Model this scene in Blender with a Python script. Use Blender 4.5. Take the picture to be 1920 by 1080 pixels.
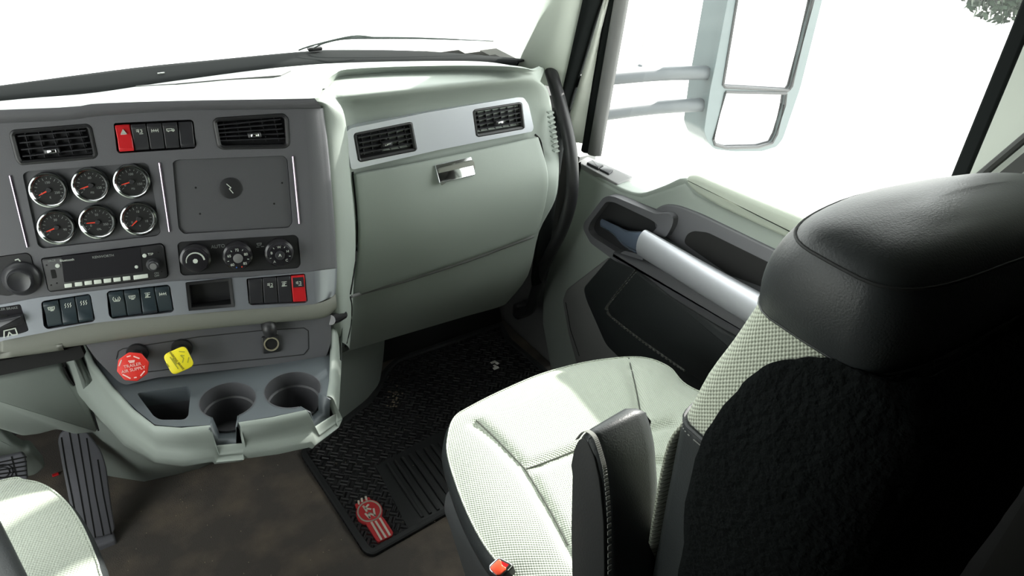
import bpy, bmesh, math, random
from mathutils import Vector, Matrix
from mathutils.bvhtree import BVHTree
random.seed(7)
for o in list(bpy.data.objects): bpy.data.objects.remove(o)
S = bpy.context.scene
C = S.collection
# ------------------------------------------------------------------ camera
PITCH, YAW, ROLL, FPX, CAMH = 33.0, 37.0, 4.6, 1475.0, 1.35
def cam_axes():
    p, y, r = (math.radians(a) for a in (PITCH, YAW, ROLL))
    f = Vector((math.sin(y)*math.cos(p), math.cos(y)*math.cos(p), -math.sin(p)))
    rt = Vector((math.cos(y), -math.sin(y), 0)); up = rt.cross(f)
    return math.cos(r)*rt+math.sin(r)*up, -math.sin(r)*rt+math.cos(r)*up, f
RT, UP, FW = cam_axes()
EYE = Vector((0, 0, CAMH))
cam = bpy.data.objects.new('camera', bpy.data.cameras.new('camera')); C.objects.link(cam)
cam.data.sensor_width = 36; cam.data.lens = FPX/1920*36; cam.data.clip_start = 0.01
cam.matrix_world = Matrix(((RT.x, UP.x, -FW.x, EYE.x), (RT.y, UP.y, -FW.y, EYE.y), (RT.z, UP.z, -FW.z, EYE.z), (0, 0, 0, 1)))
S.camera = cam
# ------------------------------------------------------------------ light
w = bpy.data.worlds.new('world'); S.world = w; w.use_nodes = True
bg = w.node_tree.nodes['Background']; bg.inputs[0].default_value = (0.95, 1.0, 0.965, 1); bg.inputs[1].default_value = 1.08
sun = bpy.data.objects.new('sun', bpy.data.lights.new('sun', 'SUN')); C.objects.link(sun)
sun.data.energy = 2.5; sun.data.angle = math.radians(1.0); sun.data.color = (1, 0.98, 0.92)
SUN_DIR = Vector((1.0, 0.31, 0.66)).normalized()      # towards the sun
sun.rotation_euler = SUN_DIR.to_track_quat('Z', 'Y').to_euler()
S.view_settings.view_transform = 'Standard'; S.view_settings.look = 'None'
S.view_settings.gamma = 1; S.view_settings.use_curve_mapping = False
S.view_settings.exposure = 2.4
# ------------------------------------------------------------------ materials
MATS = {}
def mat(name, col, rough=0.5, metal=0.0, bump=None, spec=None, coat=0, var=None):
    m = bpy.data.materials.new(name); m.use_nodes = True; nt = m.node_tree; b = nt.nodes['Principled BSDF']
    b.inputs['Base Color'].default_value = (*col, 1); b.inputs['Roughness'].default_value = rough; b.inputs['Metallic'].default_value = metal
    if spec is not None: b.inputs['Specular IOR Level'].default_value = spec
    if coat: b.inputs['Coat Weight'].default_value = coat
    tc = nt.nodes.new('ShaderNodeTexCoord')
    if bump:
        n = nt.nodes.new('ShaderNodeTexNoise'); n.inputs['Scale'].default_value = bump[0]; n.inputs['Detail'].default_value = 3
        nt.links.new(tc.outputs['Object'], n.inputs['Vector'])
        bp = nt.nodes.new('ShaderNodeBump'); bp.inputs['Strength'].default_value = bump[1]; bp.inputs['Distance'].default_value = bump[2] if len(bump) > 2 else 0.001
        nt.links.new(n.outputs['Fac'], bp.inputs['Height']); nt.links.new(bp.outputs['Normal'], b.inputs['Normal'])
    if var:   # (scale, colour2, low, high)
        n = nt.nodes.new('ShaderNodeTexNoise'); n.inputs['Scale'].default_value = var[0]; n.inputs['Detail'].default_value = 6
        nt.links.new(tc.outputs['Object'], n.inputs['Vector'])
        r = nt.nodes.new('ShaderNodeMapRange'); r.inputs[1].default_value = var[2]; r.inputs[2].default_value = var[3]
        nt.links.new(n.outputs['Fac'], r.inputs[0])
        mx = nt.nodes.new('ShaderNodeMix'); mx.data_type = 'RGBA'
        mx.inputs[6].default_value = (*col, 1); mx.inputs[7].default_value = (*var[1], 1)
        nt.links.new(r.outputs[0], mx.inputs[0]); nt.links.new(mx.outputs[2], b.inputs['Base Color'])
    MATS[name] = m
    return m
M = MATS
mat('sage', (0.285, 0.32, 0.29), 0.55, bump=(900, 0.15))
mat('sage_top', (0.30, 0.335, 0.305), 0.6, bump=(900, 0.2))
mat('pillar_sage', (0.56, 0.60, 0.54), 0.6)
mat('cream', (0.66, 0.68, 0.62), 0.6)
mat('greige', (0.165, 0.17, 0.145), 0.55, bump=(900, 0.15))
mat('char', (0.115, 0.115, 0.125), 0.5, bump=(1200, 0.2))
mat('char_deep', (0.085, 0.085, 0.092), 0.5, bump=(1200, 0.2))
mat('char_blue', (0.10, 0.115, 0.125), 0.4, bump=(1200, 0.15))
mat('grey_trim', (0.17, 0.17, 0.17), 0.5)
mat('black', (0.02, 0.02, 0.022), 0.45)
mat('black_gloss', (0.018, 0.017, 0.02), 0.22)
mat('rocker', (0.03, 0.03, 0.034), 0.35)
mat('rocker_blue', (0.022, 0.034, 0.042), 0.35)
mat('void', (0.008, 0.008, 0.008), 0.9)
mat('rubber', (0.02, 0.021, 0.022), 0.55, bump=(300, 0.2))
mat('gasket', (0.014, 0.016, 0.016), 0.9, spec=0.05)
mat('silver', (0.68, 0.70, 0.76), 0.42, 0.55)
mat('silver_band', (0.40, 0.42, 0.47), 0.38, 0.7)
mat('chrome', (0.80, 0.81, 0.84), 0.10, 1.0)
mat('bezel_chrome', (0.36, 0.38, 0.38), 0.14, 1.0)
mat('strip_chrome', (0.50, 0.40, 0.52), 0.2, 1.0)  # magenta tint puts the strips' pinkish reflections into the metal colour
mat('dark_chrome', (0.20, 0.25, 0.34), 0.2, 0.6)
mat('bar_silver', (0.50, 0.51, 0.55), 0.42, 0.55)
mat('red', (0.62, 0.02, 0.025), 0.3)
mat('red_tag', (0.72, 0.03, 0.02), 0.45)
mat('yellow', (0.85, 0.72, 0.02), 0.45)
mat('ink', (0.12, 0.10, 0.01), 0.6)
mat('white_mark', (0.62, 0.66, 0.6), 0.5)
mat('dim_mark', (0.26, 0.28, 0.27), 0.5)
mat('pink_mark', (0.85, 0.55, 0.5), 0.5)
mat('olive', (0.38, 0.36, 0.03), 0.5)
mat('needle', (0.75, 0.06, 0.03), 0.4)
mat('gauge_face', (0.022, 0.022, 0.022), 0.3)
mat('blue_mark', (0.05, 0.15, 0.5), 0.5)
mat('leather', (0.022, 0.025, 0.026), 0.45, bump=(520, 0.3, 0.001), spec=0.35)
mat('leather_matte', (0.016, 0.017, 0.017), 0.7, bump=(300, 0.3), spec=0.3)
mat('fur', (0.005, 0.006, 0.006), 1.0, bump=(140, 1.0, 0.006), spec=0.05)
mat('stitch', (0.17, 0.175, 0.16), 0.8)
mat('stitch_dark', (0.06, 0.065, 0.055), 0.8)
mat('carpet', (0.085, 0.074, 0.066), 0.9, bump=(400, 0.6, 0.003), var=(9, (0.19, 0.15, 0.115), 0.45, 0.75))
mat('door_fabric', (0.42, 0.455, 0.39), 0.8, bump=(700, 0.3))
mat('mirror_shell', (0.085, 0.11, 0.115), 0.45)
mat('mirror_arm', (0.05, 0.058, 0.065), 0.5)
mat('hood_paint', (0.82, 0.84, 0.82), 0.3, coat=0.5)
mat('ground', (0.55, 0.55, 0.52), 0.9, var=(2, (0.62, 0.62, 0.6), 0.4, 0.6))
mat('leaf', (0.02, 0.035, 0.02), 0.7)
mat('bark', (0.06, 0.05, 0.04), 0.9)
mat('headliner', (0.16, 0.165, 0.15), 0.9)
mat('sleeper', (0.02, 0.02, 0.018), 0.8)
mat('cab_dark', (0.03, 0.03, 0.03), 0.8)
mat('orange', (0.95, 0.10, 0.04), 0.35)
mat('paper', (0.9, 0.88, 0.82), 0.8)
mat('crumb', (0.30, 0.25, 0.18), 0.9)
mat('brass', (0.62, 0.57, 0.42), 0.45, 0.7)
mat('red_rubber', (0.50, 0.025, 0.03), 0.6)
mat('cream_rubber', (0.62, 0.55, 0.47), 0.6)
mat('belt', (0.04, 0.042, 0.04), 0.7)
mat('seat_plastic', (0.10, 0.105, 0.11), 0.5)
mat('twig', (0.25, 0.30, 0.24), 0.7)

def pattern_mat(name, col, dark, k1, k2, dim='xy', rough=0.85, thr=0.25, bumps=0.5):
    """woven cloth: two crossed sine waves in object space"""
    m = bpy.data.materials.new(name); m.use_nodes = True; nt = m.node_tree; b = nt.nodes['Principled BSDF']
    b.inputs['Roughness'].default_value = rough; b.inputs['Specular IOR Level'].default_value = 0.2
    b.inputs['Sheen Weight'].default_value = 0.2
    tc = nt.nodes.new('ShaderNodeTexCoord'); sp = nt.nodes.new('ShaderNodeSeparateXYZ'); nt.links.new(tc.outputs['Object'], sp.inputs[0])
    def mth(op, a, bb=None):
        n = nt.nodes.new('ShaderNodeMath'); n.operation = op
        for i, v in enumerate((a, bb)):
            if v is None: continue
            if isinstance(v, (int, float)): n.inputs[i].default_value = v
            else: nt.links.new(v, n.inputs[i])
        return n.outputs[0]
    idx = {'x': 0, 'y': 1, 'z': 2}
    A, B = sp.outputs[idx[dim[0]]], sp.outputs[idx[dim[1]]]
    s1 = mth('SINE', mth('MULTIPLY', mth('ADD', A, mth('MULTIPLY', B, 0.25)), k1))
    s2 = mth('SINE', mth('MULTIPLY', mth('SUBTRACT', B, mth('MULTIPLY', A, 0.25)), k2))
    h = mth('MULTIPLY', s1, s2)
    mr = nt.nodes.new('ShaderNodeMapRange'); nt.links.new(h, mr.inputs[0]); mr.inputs[1].default_value = -1; mr.inputs[2].default_value = thr
    mx = nt.nodes.new('ShaderNodeMix'); mx.data_type = 'RGBA'; nt.links.new(mr.outputs[0], mx.inputs[0])
    mx.inputs[6].default_value = (*dark, 1); mx.inputs[7].default_value = (*col, 1)
    nt.links.new(mx.outputs[2], b.inputs['Base Color'])
    bp = nt.nodes.new('ShaderNodeBump'); bp.inputs['Strength'].default_value = bumps; bp.inputs['Distance'].default_value = 0.0012
    nt.links.new(h, bp.inputs['Height']); nt.links.new(bp.outputs['Normal'], b.inputs['Normal'])
    MATS[name] = m
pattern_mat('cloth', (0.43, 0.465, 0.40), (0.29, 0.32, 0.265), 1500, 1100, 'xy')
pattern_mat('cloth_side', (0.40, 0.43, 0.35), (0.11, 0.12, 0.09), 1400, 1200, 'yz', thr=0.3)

def weave_mat(name):
    """rubber mat: blocks of short ribs that change direction like a basket weave"""
    m = bpy.data.materials.new(name); m.use_nodes = True; nt = m.node_tree; b = nt.nodes['Principled BSDF']
    b.inputs['Base Color'].default_value = (0.016, 0.016, 0.017, 1); b.inputs['Roughness'].default_value = 0.42
    tc = nt.nodes.new('ShaderNodeTexCoord'); mp = nt.nodes.new('ShaderNodeMapping'); mp.inputs['Rotation'].default_value = (0, 0, math.radians(42))
    nt.links.new(tc.outputs['Object'], mp.inputs[0])
    ck = nt.nodes.new('ShaderNodeTexChecker'); ck.inputs['Scale'].default_value = 62; nt.links.new(mp.outputs[0], ck.inputs['Vector'])
    ws = []
    for ax in ('X', 'Y'):
        wv = nt.nodes.new('ShaderNodeTexWave'); wv.bands_direction = ax; wv.inputs['Scale'].default_value = 32
        nt.links.new(mp.outputs[0], wv.inputs['Vector']); ws.append(wv)
    mx = nt.nodes.new('ShaderNodeMix'); mx.data_type = 'FLOAT'
    nt.links.new(ck.outputs['Fac'], mx.inputs[0]); nt.links.new(ws[0].outputs['Fac'], mx.inputs[2]); nt.links.new(ws[1].outputs['Fac'], mx.inputs[3])
    bp = nt.nodes.new('ShaderNodeBump'); bp.inputs['Strength'].default_value = 1.0; bp.inputs['Distance'].default_value = 0.004
    nt.links.new(mx.outputs[0], bp.inputs['Height']); nt.links.new(bp.outputs['Normal'], b.inputs['Normal'])
    MATS[name] = m
weave_mat('mat_rubber')

def glass_mat(name, veil=0.0, tint=(1, 1, 1)):
    m = bpy.data.materials.new(name); m.use_nodes = True; nt = m.node_tree
    for n in list(nt.nodes):
        if n.type != 'OUTPUT_MATERIAL': nt.nodes.remove(n)
    out = nt.nodes[0]
    t = nt.nodes.new('ShaderNodeBsdfTransparent'); t.inputs[0].default_value = (*tint, 1)
    g = nt.nodes.new('ShaderNodeBsdfGlossy'); g.inputs['Roughness'].default_value = 0.02
    fr = nt.nodes.new('ShaderNodeFresnel'); fr.inputs[0].default_value = 1.25
    mx = nt.nodes.new('ShaderNodeMixShader'); nt.links.new(fr.outputs[0], mx.inputs[0]); nt.links.new(t.outputs[0], mx.inputs[1]); nt.links.new(g.outputs[0], mx.inputs[2])
    last = mx
    if veil:  # translucent share imitates the glare veil over the side window
        tl = nt.nodes.new('ShaderNodeBsdfTranslucent'); tl.inputs[0].default_value = (0.9, 0.95, 0.95, 1)
        m2 = nt.nodes.new('ShaderNodeMixShader'); m2.inputs[0].default_value = veil
        nt.links.new(last.outputs[0], m2.inputs[1]); nt.links.new(tl.outputs[0], m2.inputs[2]); last = m2
    nt.links.new(last.outputs[0], out.inputs[0])
    MATS[name] = m
glass_mat('glass', 0.0); glass_mat('glass_side', 0.012); glass_mat('lens', 0.0)

# ------------------------------------------------------------------ helpers
def ray(x, y): return RT*((x-960)/FPX) - UP*((y-540)/FPX) + FW
def P(x, y, ax, v):
    r = ray(x, y); return EYE + r*((v-EYE[ax])/r[ax])
def Z(ox, oy, s, pts): return [(ox+a/s, oy+b/s) for a, b in pts]
class Frame:
    """a flat working surface: origin o, in-plane axes u, v, outward normal n"""
    def __init__(f, o, u, v):
        f.o = Vector(o); f.u = Vector(u).normalized(); v = Vector(v); f.v = (v-f.u*v.dot(f.u)).normalized(); f.n = f.u.cross(f.v)
    def L(f, a, b, h=0): return f.o+f.u*a+f.v*b+f.n*h
    def px(f, x, y, h=0):
        r = ray(x, y); q = f.o+f.n*h
        p = EYE+r*((q-EYE).dot(f.n)/r.dot(f.n))-f.o
        return (p.dot(f.u), p.dot(f.v))
    def pxs(f, pts, h=0): return [f.px(x, y, h) for x, y in pts]
    def loc(f, p): d = Vector(p)-f.o; return d.dot(f.u), d.dot(f.v), d.dot(f.n)
def new_obj(name, bm, m, parent=None, smooth=True, bevel=0, seg=2, sub=0, angle=35, solid=0):
    me = bpy.data.meshes.new(name); bmesh.ops.recalc_face_normals(bm, faces=bm.faces); bm.to_mesh(me); bm.free()
    me.materials.append(M[m] if isinstance(m, str) else m)
    o = bpy.data.objects.new(name, me); C.objects.link(o)
    if parent: o.parent = parent
    if smooth:
        for p in me.polygons: p.use_smooth = True
        if angle < 180:
            me.set_sharp_from_angle(angle=math.radians(angle))
    if solid:
        md = o.modifiers.new('solid', 'SOLIDIFY'); md.thickness = abs(solid); md.offset = -1 if solid > 0 else 1
    if bevel:
        md = o.modifiers.new('bevel', 'BEVEL'); md.width = bevel; md.segments = seg; md.limit_method = 'ANGLE'; md.angle_limit = math.radians(40); md.harden_normals = False
    if sub:
        md = o.modifiers.new('sub', 'SUBSURF'); md.levels = sub; md.render_levels = sub
    return o
def empty(name, loc, label=None, cat=None, group=None):
    o = bpy.data.objects.new(name, None); C.objects.link(o); o.location = loc; o.empty_display_size = 0.05
    tag(o, label, cat, group); return o
def tag(o, label=None, cat=None, group=None, kind=None):
    if label: o['label'] = label
    if cat: o['category'] = cat
    if group: o['group'] = group
    if kind: o['kind'] = kind
    return o
def reparent(root):
    """children were built in world space: keep them there"""
    for c in list(root.children): c.matrix_parent_inverse = root.matrix_basis.inverted()
def round_poly(pts, r, seg=4):
    out = []; n = len(pts)
    for i in range(n):
        p0, p1, p2 = (Vector(pts[(i+k) % n]) for k in (-1, 0, 1))
        d0, d2 = p0-p1, p2-p1; l = min(d0.length, d2.length)*0.45
        if d0.length < 1e-6 or d2.length < 1e-6: out.append(tuple(p1)); continue
        rr = min(r, l); a = p1+d0.normalized()*rr; b = p1+d2.normalized()*rr
        for k in range(seg+1):
            t = k/seg; q = a*(1-t)**2+p1*2*t*(1-t)+b*t*t; out.append((q.x, q.y))
    return out
def area(p): return 0.5*sum(p[i][0]*p[(i+1) % len(p)][1]-p[(i+1) % len(p)][0]*p[i][1] for i in range(len(p)))
def inset(pts, d):
    s = 1 if area(pts) > 0 else -1; n = len(pts); out = []
    for i in range(n):
        p0, p1, p2 = (Vector(pts[(i+k) % n]) for k in (-1, 0, 1))
        e0 = (p1-p0); e1 = (p2-p1)
        if e0.length < 1e-9 or e1.length < 1e-9: out.append(tuple(p1)); continue
        e0.normalize(); e1.normalize()
        n0 = Vector((-e0.y, e0.x)); n1 = Vector((-e1.y, e1.x)); m = (n0+n1)
        if m.length < 1e-6: m = n0
        m.normalize(); k = max(0.35, m.dot(n0)); q = p1+m*(s*d/k); out.append((q.x, q.y))
    return out
def add_plate(bm, fr, pts, h0, h1, bev=0.0):
    """prism between heights h0 (back) and h1 (front) with a chamfered front rim"""
    rings = [(pts, h0), (pts, h1-bev)]
    if bev > 0: rings += [(inset(pts, bev*0.35), h1-bev*0.35), (inset(pts, bev), h1)]
    vs = [[bm.verts.new(fr.L(a, b, h)) for a, b in p] for p, h in rings]; n = len(pts)
    for r0, r1 in zip(vs, vs[1:]):
        for i in range(n): bm.faces.new((r0[i], r0[(i+1) % n], r1[(i+1) % n], r1[i]))
    bm.faces.new(vs[-1]); bm.faces.new(list(reversed(vs[0])))
def plate(name, fr, pts, h0, h1, m, parent=None, bev=0.0, rnd=0.0, seg=4):
    if rnd: pts = round_poly(pts, rnd, seg)
    bm = bmesh.new(); add_plate(bm, fr, pts, h0, h1, bev); return new_obj(name, bm, m, parent)
def holed(name, fr, outer, holes, h0, h1, m, parent=None, bevel=0):
    """flat panel with real openings"""
    bm = bmesh.new()
    loops = []
    for pts in [outer]+holes:
        vs = [bm.verts.new(fr.L(a, b, h1)) for a, b in pts]
        for i in range(len(vs)): bm.edges.new((vs[i], vs[(i+1) % len(vs)]))
        loops.append(vs)
    bmesh.ops.triangle_fill(bm, use_beauty=True, use_dissolve=False, edges=bm.edges[:], normal=fr.n)
    for vs in loops:
        bs = [bm.verts.new(v.co-fr.n*(h1-h0)) for v in vs]; n = len(vs)
        for i in range(n): bm.faces.new((vs[i], vs[(i+1) % n], bs[(i+1) % n], bs[i]))
    return new_obj(name, bm, m, parent, smooth=False, bevel=bevel, seg=2)
def ring_pts(cx, cy, rx, ry=None, n=32, rot=0):
    ry = ry or rx
    return [(cx+rx*math.cos(t)*math.cos(rot)-ry*math.sin(t)*math.sin(rot), cy+rx*math.cos(t)*math.sin(rot)+ry*math.sin(t)*math.cos(rot)) for t in (2*math.pi*i/n for i in range(n))]
def lathe(name, fr, c, prof, m, parent=None, n=36, cap=True):
    bm = bmesh.new(); rows = []
    for r, h in prof:
        rows.append([bm.verts.new(fr.L(c[0]+max(r, 1e-5)*math.cos(2*math.pi*i/n), c[1]+max(r, 1e-5)*math.sin(2*math.pi*i/n), h)) for i in range(n)])
    for r0, r1 in zip(rows, rows[1:]):
        for i in range(n): bm.faces.new((r0[i], r0[(i+1) % n], r1[(i+1) % n], r1[i]))
    if cap: bm.faces.new(rows[-1])
    return new_obj(name, bm, m, parent)
def cr(p0, p1, p2, p3, t):
    return 0.5*((2*p1)+(p2-p0)*t+(2*p0-5*p1+4*p2-p3)*t*t+(3*p1-p0-3*p2+p3)*t*t*t)
def dense(pts, k, closed=False):
    pts = [Vector(p) for p in pts]; n = len(pts); out = []
    rng = range(n if closed else n-1)
    for i in rng:
        if closed: q = [pts[(i+j) % n] for j in (-1, 0, 1, 2)]
        else: q = [pts[max(0, i-1)], pts[i], pts[i+1], pts[min(n-1, i+2)]]
        for s in range(k): out.append(cr(*q, s/k))
    if not closed: out.append(pts[-1])
    return out
def add_grid(bm, rows, closed=False):
    vs = [[bm.verts.new(p) for p in r] for r in rows]
    for r0, r1 in zip(vs, vs[1:]):
        n = len(r0)
        for i in range(n if closed else n-1): bm.faces.new((r0[i], r0[(i+1) % n], r1[(i+1) % n], r1[i]))
    return vs
def loft(name, rows, m, parent=None, ku=4, kv=4, closed=False, solid=0.0, cap=False, angle=180, bevel=0):
    rows = [dense(r, ku, closed) if ku > 1 else [Vector(p) for p in r] for r in rows]
    if kv > 1:
        cols = [dense([r[i] for r in rows], kv) for i in range(len(rows[0]))]
        rows = [[c[j] for c in cols] for j in range(len(cols[0]))]
    bm = bmesh.new(); vs = add_grid(bm, rows, closed)
    if cap and closed: bm.faces.new(vs[-1]); bm.faces.new(list(reversed(vs[0])))
    return new_obj(name, bm, m, parent, solid=solid, angle=angle, bevel=bevel)
def add_tube(bm, path, r, n=10, flat=1.0, up=Vector((0, 0, 1)), closed=False):
    path = [Vector(p) for p in path]; rows = []
    for i, p in enumerate(path):
        d = (path[min(i+1, len(path)-1)]-path[max(i-1, 0)]).normalized()
        a = d.cross(up); a = a.normalized() if a.length > 1e-4 else d.orthogonal().normalized(); b = d.cross(a).normalized()
        rr = r[i] if isinstance(r, (list, tuple)) else r
        rows.append([p+a*(rr*math.cos(2*math.pi*k/n))+b*(rr*flat*math.sin(2*math.pi*k/n)) for k in range(n)])
    vs = add_grid(bm, rows, True); bm.faces.new(vs[-1]); bm.faces.new(list(reversed(vs[0])))
def tube(name, path, r, m, parent=None, n=12, flat=1.0, k=6, up=Vector((0, 0, 1))):
    if k > 1:
        if isinstance(r, (list, tuple)): r = [v.x for v in dense([Vector((a, 0, 0)) for a in r], k)]
        path = dense(path, k)
    bm = bmesh.new(); add_tube(bm, path, r, n, flat, up); return new_obj(name, bm, m, parent, angle=60)
def add_box(bm, c, s, rot=None):
    vs = []
    for dx in (-1, 1):
        for dy in (-1, 1):
            for dz in (-1, 1):
                v = Vector((dx*s[0]/2, dy*s[1]/2, dz*s[2]/2))
                if rot: v = rot @ v
                vs.append(bm.verts.new(Vector(c)+v))
    for f in ((0, 1, 3, 2), (4, 6, 7, 5), (0, 4, 5, 1), (2, 3, 7, 6), (0, 2, 6, 4), (1, 5, 7, 3)): bm.faces.new([vs[i] for i in f])
def box(name, c, s, m, parent=None, bevel=0.0, seg=3, rot=None):
    bm = bmesh.new(); add_box(bm, c, s, rot); return new_obj(name, bm, m, parent, bevel=bevel, seg=seg)
def add_strokes(bm, fr, lines, wd, h0, h1):
    for ln in lines:
        for (a0, b0), (a1, b1) in zip(ln, ln[1:]):
            d = Vector((a1-a0, b1-b0)); l = d.length
            if l < 1e-7: continue
            d /= l; nn = Vector((-d.y, d.x))*wd/2; e = d*wd*0.3
            p = [Vector((a0, b0))-e-nn, Vector((a1, b1))+e-nn, Vector((a1, b1))+e+nn, Vector((a0, b0))-e+nn]
            add_plate(bm, fr, [tuple(q) for q in p], h0, h1)
def strokes(name, fr, lines, wd, h0, h1, m, parent=None):
    bm = bmesh.new(); add_strokes(bm, fr, lines, wd, h0, h1); return new_obj(name, bm, m, parent, smooth=False)
def text(name, body, fr, a, b, h, size, m, parent=None, rot=0.0, ext=0.0003, sx=1.0):
    cu = bpy.data.curves.new(name, 'FONT'); cu.body = body; cu.size = size; cu.extrude = ext/size if False else ext; cu.align_x = 'CENTER'; cu.align_y = 'CENTER'
    t = bpy.data.objects.new(name, cu); C.objects.link(t)
    dg = bpy.context.evaluated_depsgraph_get(); dg.update()
    me = bpy.data.meshes.new_from_object(t.evaluated_get(dg)); bpy.data.objects.remove(t)
    c, s = math.cos(rot), math.sin(rot)
    for v in me.vertices:
        x, y, z = v.co.x*sx, v.co.y, v.co.z
        v.co = fr.L(a+x*c-y*s, b+x*s+y*c, h+z)
    me.materials.clear(); me.materials.append(M[m])
    o = bpy.data.objects.new(name, me); C.objects.link(o)
    if parent: o.parent = parent
    return o
def bvh_of(o):
    bm = bmesh.new(); bm.from_mesh(o.data); t = BVHTree.FromBMesh(bm); bm.free(); return t
def cast(t, x, y, lift=0.0):
    r = ray(x, y).normalized(); p, n, i, d = t.ray_cast(EYE, r)
    if p is None: return None
    if n.dot(r) > 0: n = -n
    return p+n*lift
def on_surf(t, pts, lift, k=4):
    q = dense([Vector((a, b, 0)) for a, b in pts], k); return [c for c in (cast(t, v.x, v.y, lift) for v in q) if c is not None]
def lerp(a, b, t): return a+(b-a)*t

# ------------------------------------------------------------------ the setting: cab shell
def quad(name, pts, m, kind='structure', th=0.02, parent=None):
    bm = bmesh.new(); vs = [bm.verts.new(p) for p in pts]; bm.faces.new(vs)
    o = new_obj(name, bm, m, parent, smooth=False, solid=th)
    if kind and not parent: o['kind'] = kind
    return o
def slab(name, lo, hi, m, kind='structure', parent=None):
    c = [(a+b)/2 for a, b in zip(lo, hi)]; s = [b-a for a, b in zip(lo, hi)]
    o = box(name, c, s, m, parent)
    if kind and not parent: o['kind'] = kind
    return o
XL, XR, YB, YF, ZC = -0.76, 1.13, -1.7, 1.70, 1.85
slab('floor', (XL, YB, -0.05), (XR+0.03, YF, 0), 'carpet')
slab('ceiling', (XL-0.05, YB-0.05, ZC), (XR+0.08, 1.02, ZC+0.05), 'headliner')
slab('wall_back', (XL, YB-0.05, 0), (XR, YB, ZC), 'sleeper')
# right side, behind the door opening (b-pillar and sleeper wall)
slab('wall_right', (XR, YB, 0), (XR+0.05, 0.20, ZC), 'sleeper')
bm = bmesh.new(); add_box(bm, (XR+0.03, 0.325, 0.39), (0.06, 0.25, 0.78)); wpr = new_obj('wall_right_base', bm, 'cab_dark', smooth=False); wpr['kind'] = 'structure'
bm = bmesh.new(); add_box(bm, (XR+0.015, 0.320, (ZC+0.78)/2), (0.09, 0.245, ZC-0.78)); wpr = new_obj('wall_right_pillar', bm, 'pillar_sage', smooth=False); wpr['kind'] = 'structure'
bm = bmesh.new(); add_box(bm, (XR+0.03, 0.85, 1.64), (0.06, 0.80, 0.44)); wpr = new_obj('wall_right_header', bm, 'headliner', smooth=False); wpr['kind'] = 'structure'
bm = bmesh.new(); add_box(bm, (XR+0.025, 1.50, 0.31), (0.05, 0.44, 0.62)); add_box(bm, (XR+0.025, 1.54, 0.68), (0.05, 0.36, 0.13)); wpr = new_obj('wall_right_kick', bm, 'grey_trim', smooth=False); wpr['kind'] = 'structure'  # second box added to stop sun leaking onto the floor
bm = bmesh.new(); add_box(bm, (XL-0.025, -0.65, 0.35), (0.05, 2.1, 0.70)); add_box(bm, (XL-0.025, 1.62, 0.35), (0.05, 0.20, 0.70)); add_box(bm, (XL-0.025, 0.95, 0.14), (0.05, 1.20, 0.28)); add_box(bm, (XL-0.025, 1.33, 0.85), (0.05, 0.34, 1.16)); o = new_obj('wall_left', bm, 'sleeper', smooth=False); o['kind'] = 'structure'  # low box and tall front box added out of view to cut door light
bm = bmesh.new(); add_box(bm, (XL-0.025, -0.65, 1.27), (0.05, 2.1, 1.16)); add_box(bm, (XL-0.025, 0.92, 1.64), (0.05, 1.04, 0.42)); o = new_obj('wall_left_upper', bm, 'sleeper', smooth=False); o['kind'] = 'structure'
slab('wall_front', (XL, YF, -0.05), (XR+0.05, YF+0.04, 0.735), 'cab_dark')
# windscreen header
bm = bmesh.new()
add_grid(bm, [[Vector((x, y, z)) for x in (XL-0.05, 0.2, XR+0.08)] for y, z in ((1.00, ZC+0.03), (1.10, 1.62), (1.13, 1.60), (1.06, ZC+0.03))])
o = new_obj('trim_1', bm, 'headliner', smooth=False); o['kind'] = 'structure'
# toe board
o = loft('trim_2', [[(0.42, 1.52, 0.0), (0.8, 1.53, 0.0), (1.12, 1.53, 0.0)], [(0.42, 1.66, 0.25), (0.8, 1.66, 0.25), (1.12, 1.66, 0.25)]], 'cab_dark', kv=1, ku=1, solid=0.01); o['kind'] = 'structure'

bm = bmesh.new(); add_box(bm, (0.17, 1.66, 0.735), (1.80, 0.14, 0.03)); add_box(bm, (0.19, 1.47, 0.750), (1.84, 0.30, 0.03))
o = new_obj('wall_front_leak_block', bm, 'cab_dark', smooth=False); o['kind'] = 'structure'  # unseen boxes added to stop sun leaking in below the windscreen
# windscreen: base arc on the cowl, leaning back
base = [(-0.74, 1.33), (-0.66, 1.42), (-0.45, 1.52), (-0.2, 1.57), (0.05, 1.588), (0.27, 1.60), (0.42, 1.594), (0.59, 1.583), (0.70, 1.556), (0.84, 1.488), (0.96, 1.40), (1.005, 1.355)]
rows = []
for t, z in ((0, 0.838), (0.33, 1.09), (0.66, 1.34), (1, 1.60)):
    rows.append([(x*(1-0.02*t)+0.004*t, y-0.46*t*(0.75+0.25*min(1, max(0, (y-1.3)/0.3))), z) for x, y in base])
o = loft('window_1', rows, 'glass', ku=3, kv=3); o['kind'] = 'structure'
WS = rows
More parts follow.
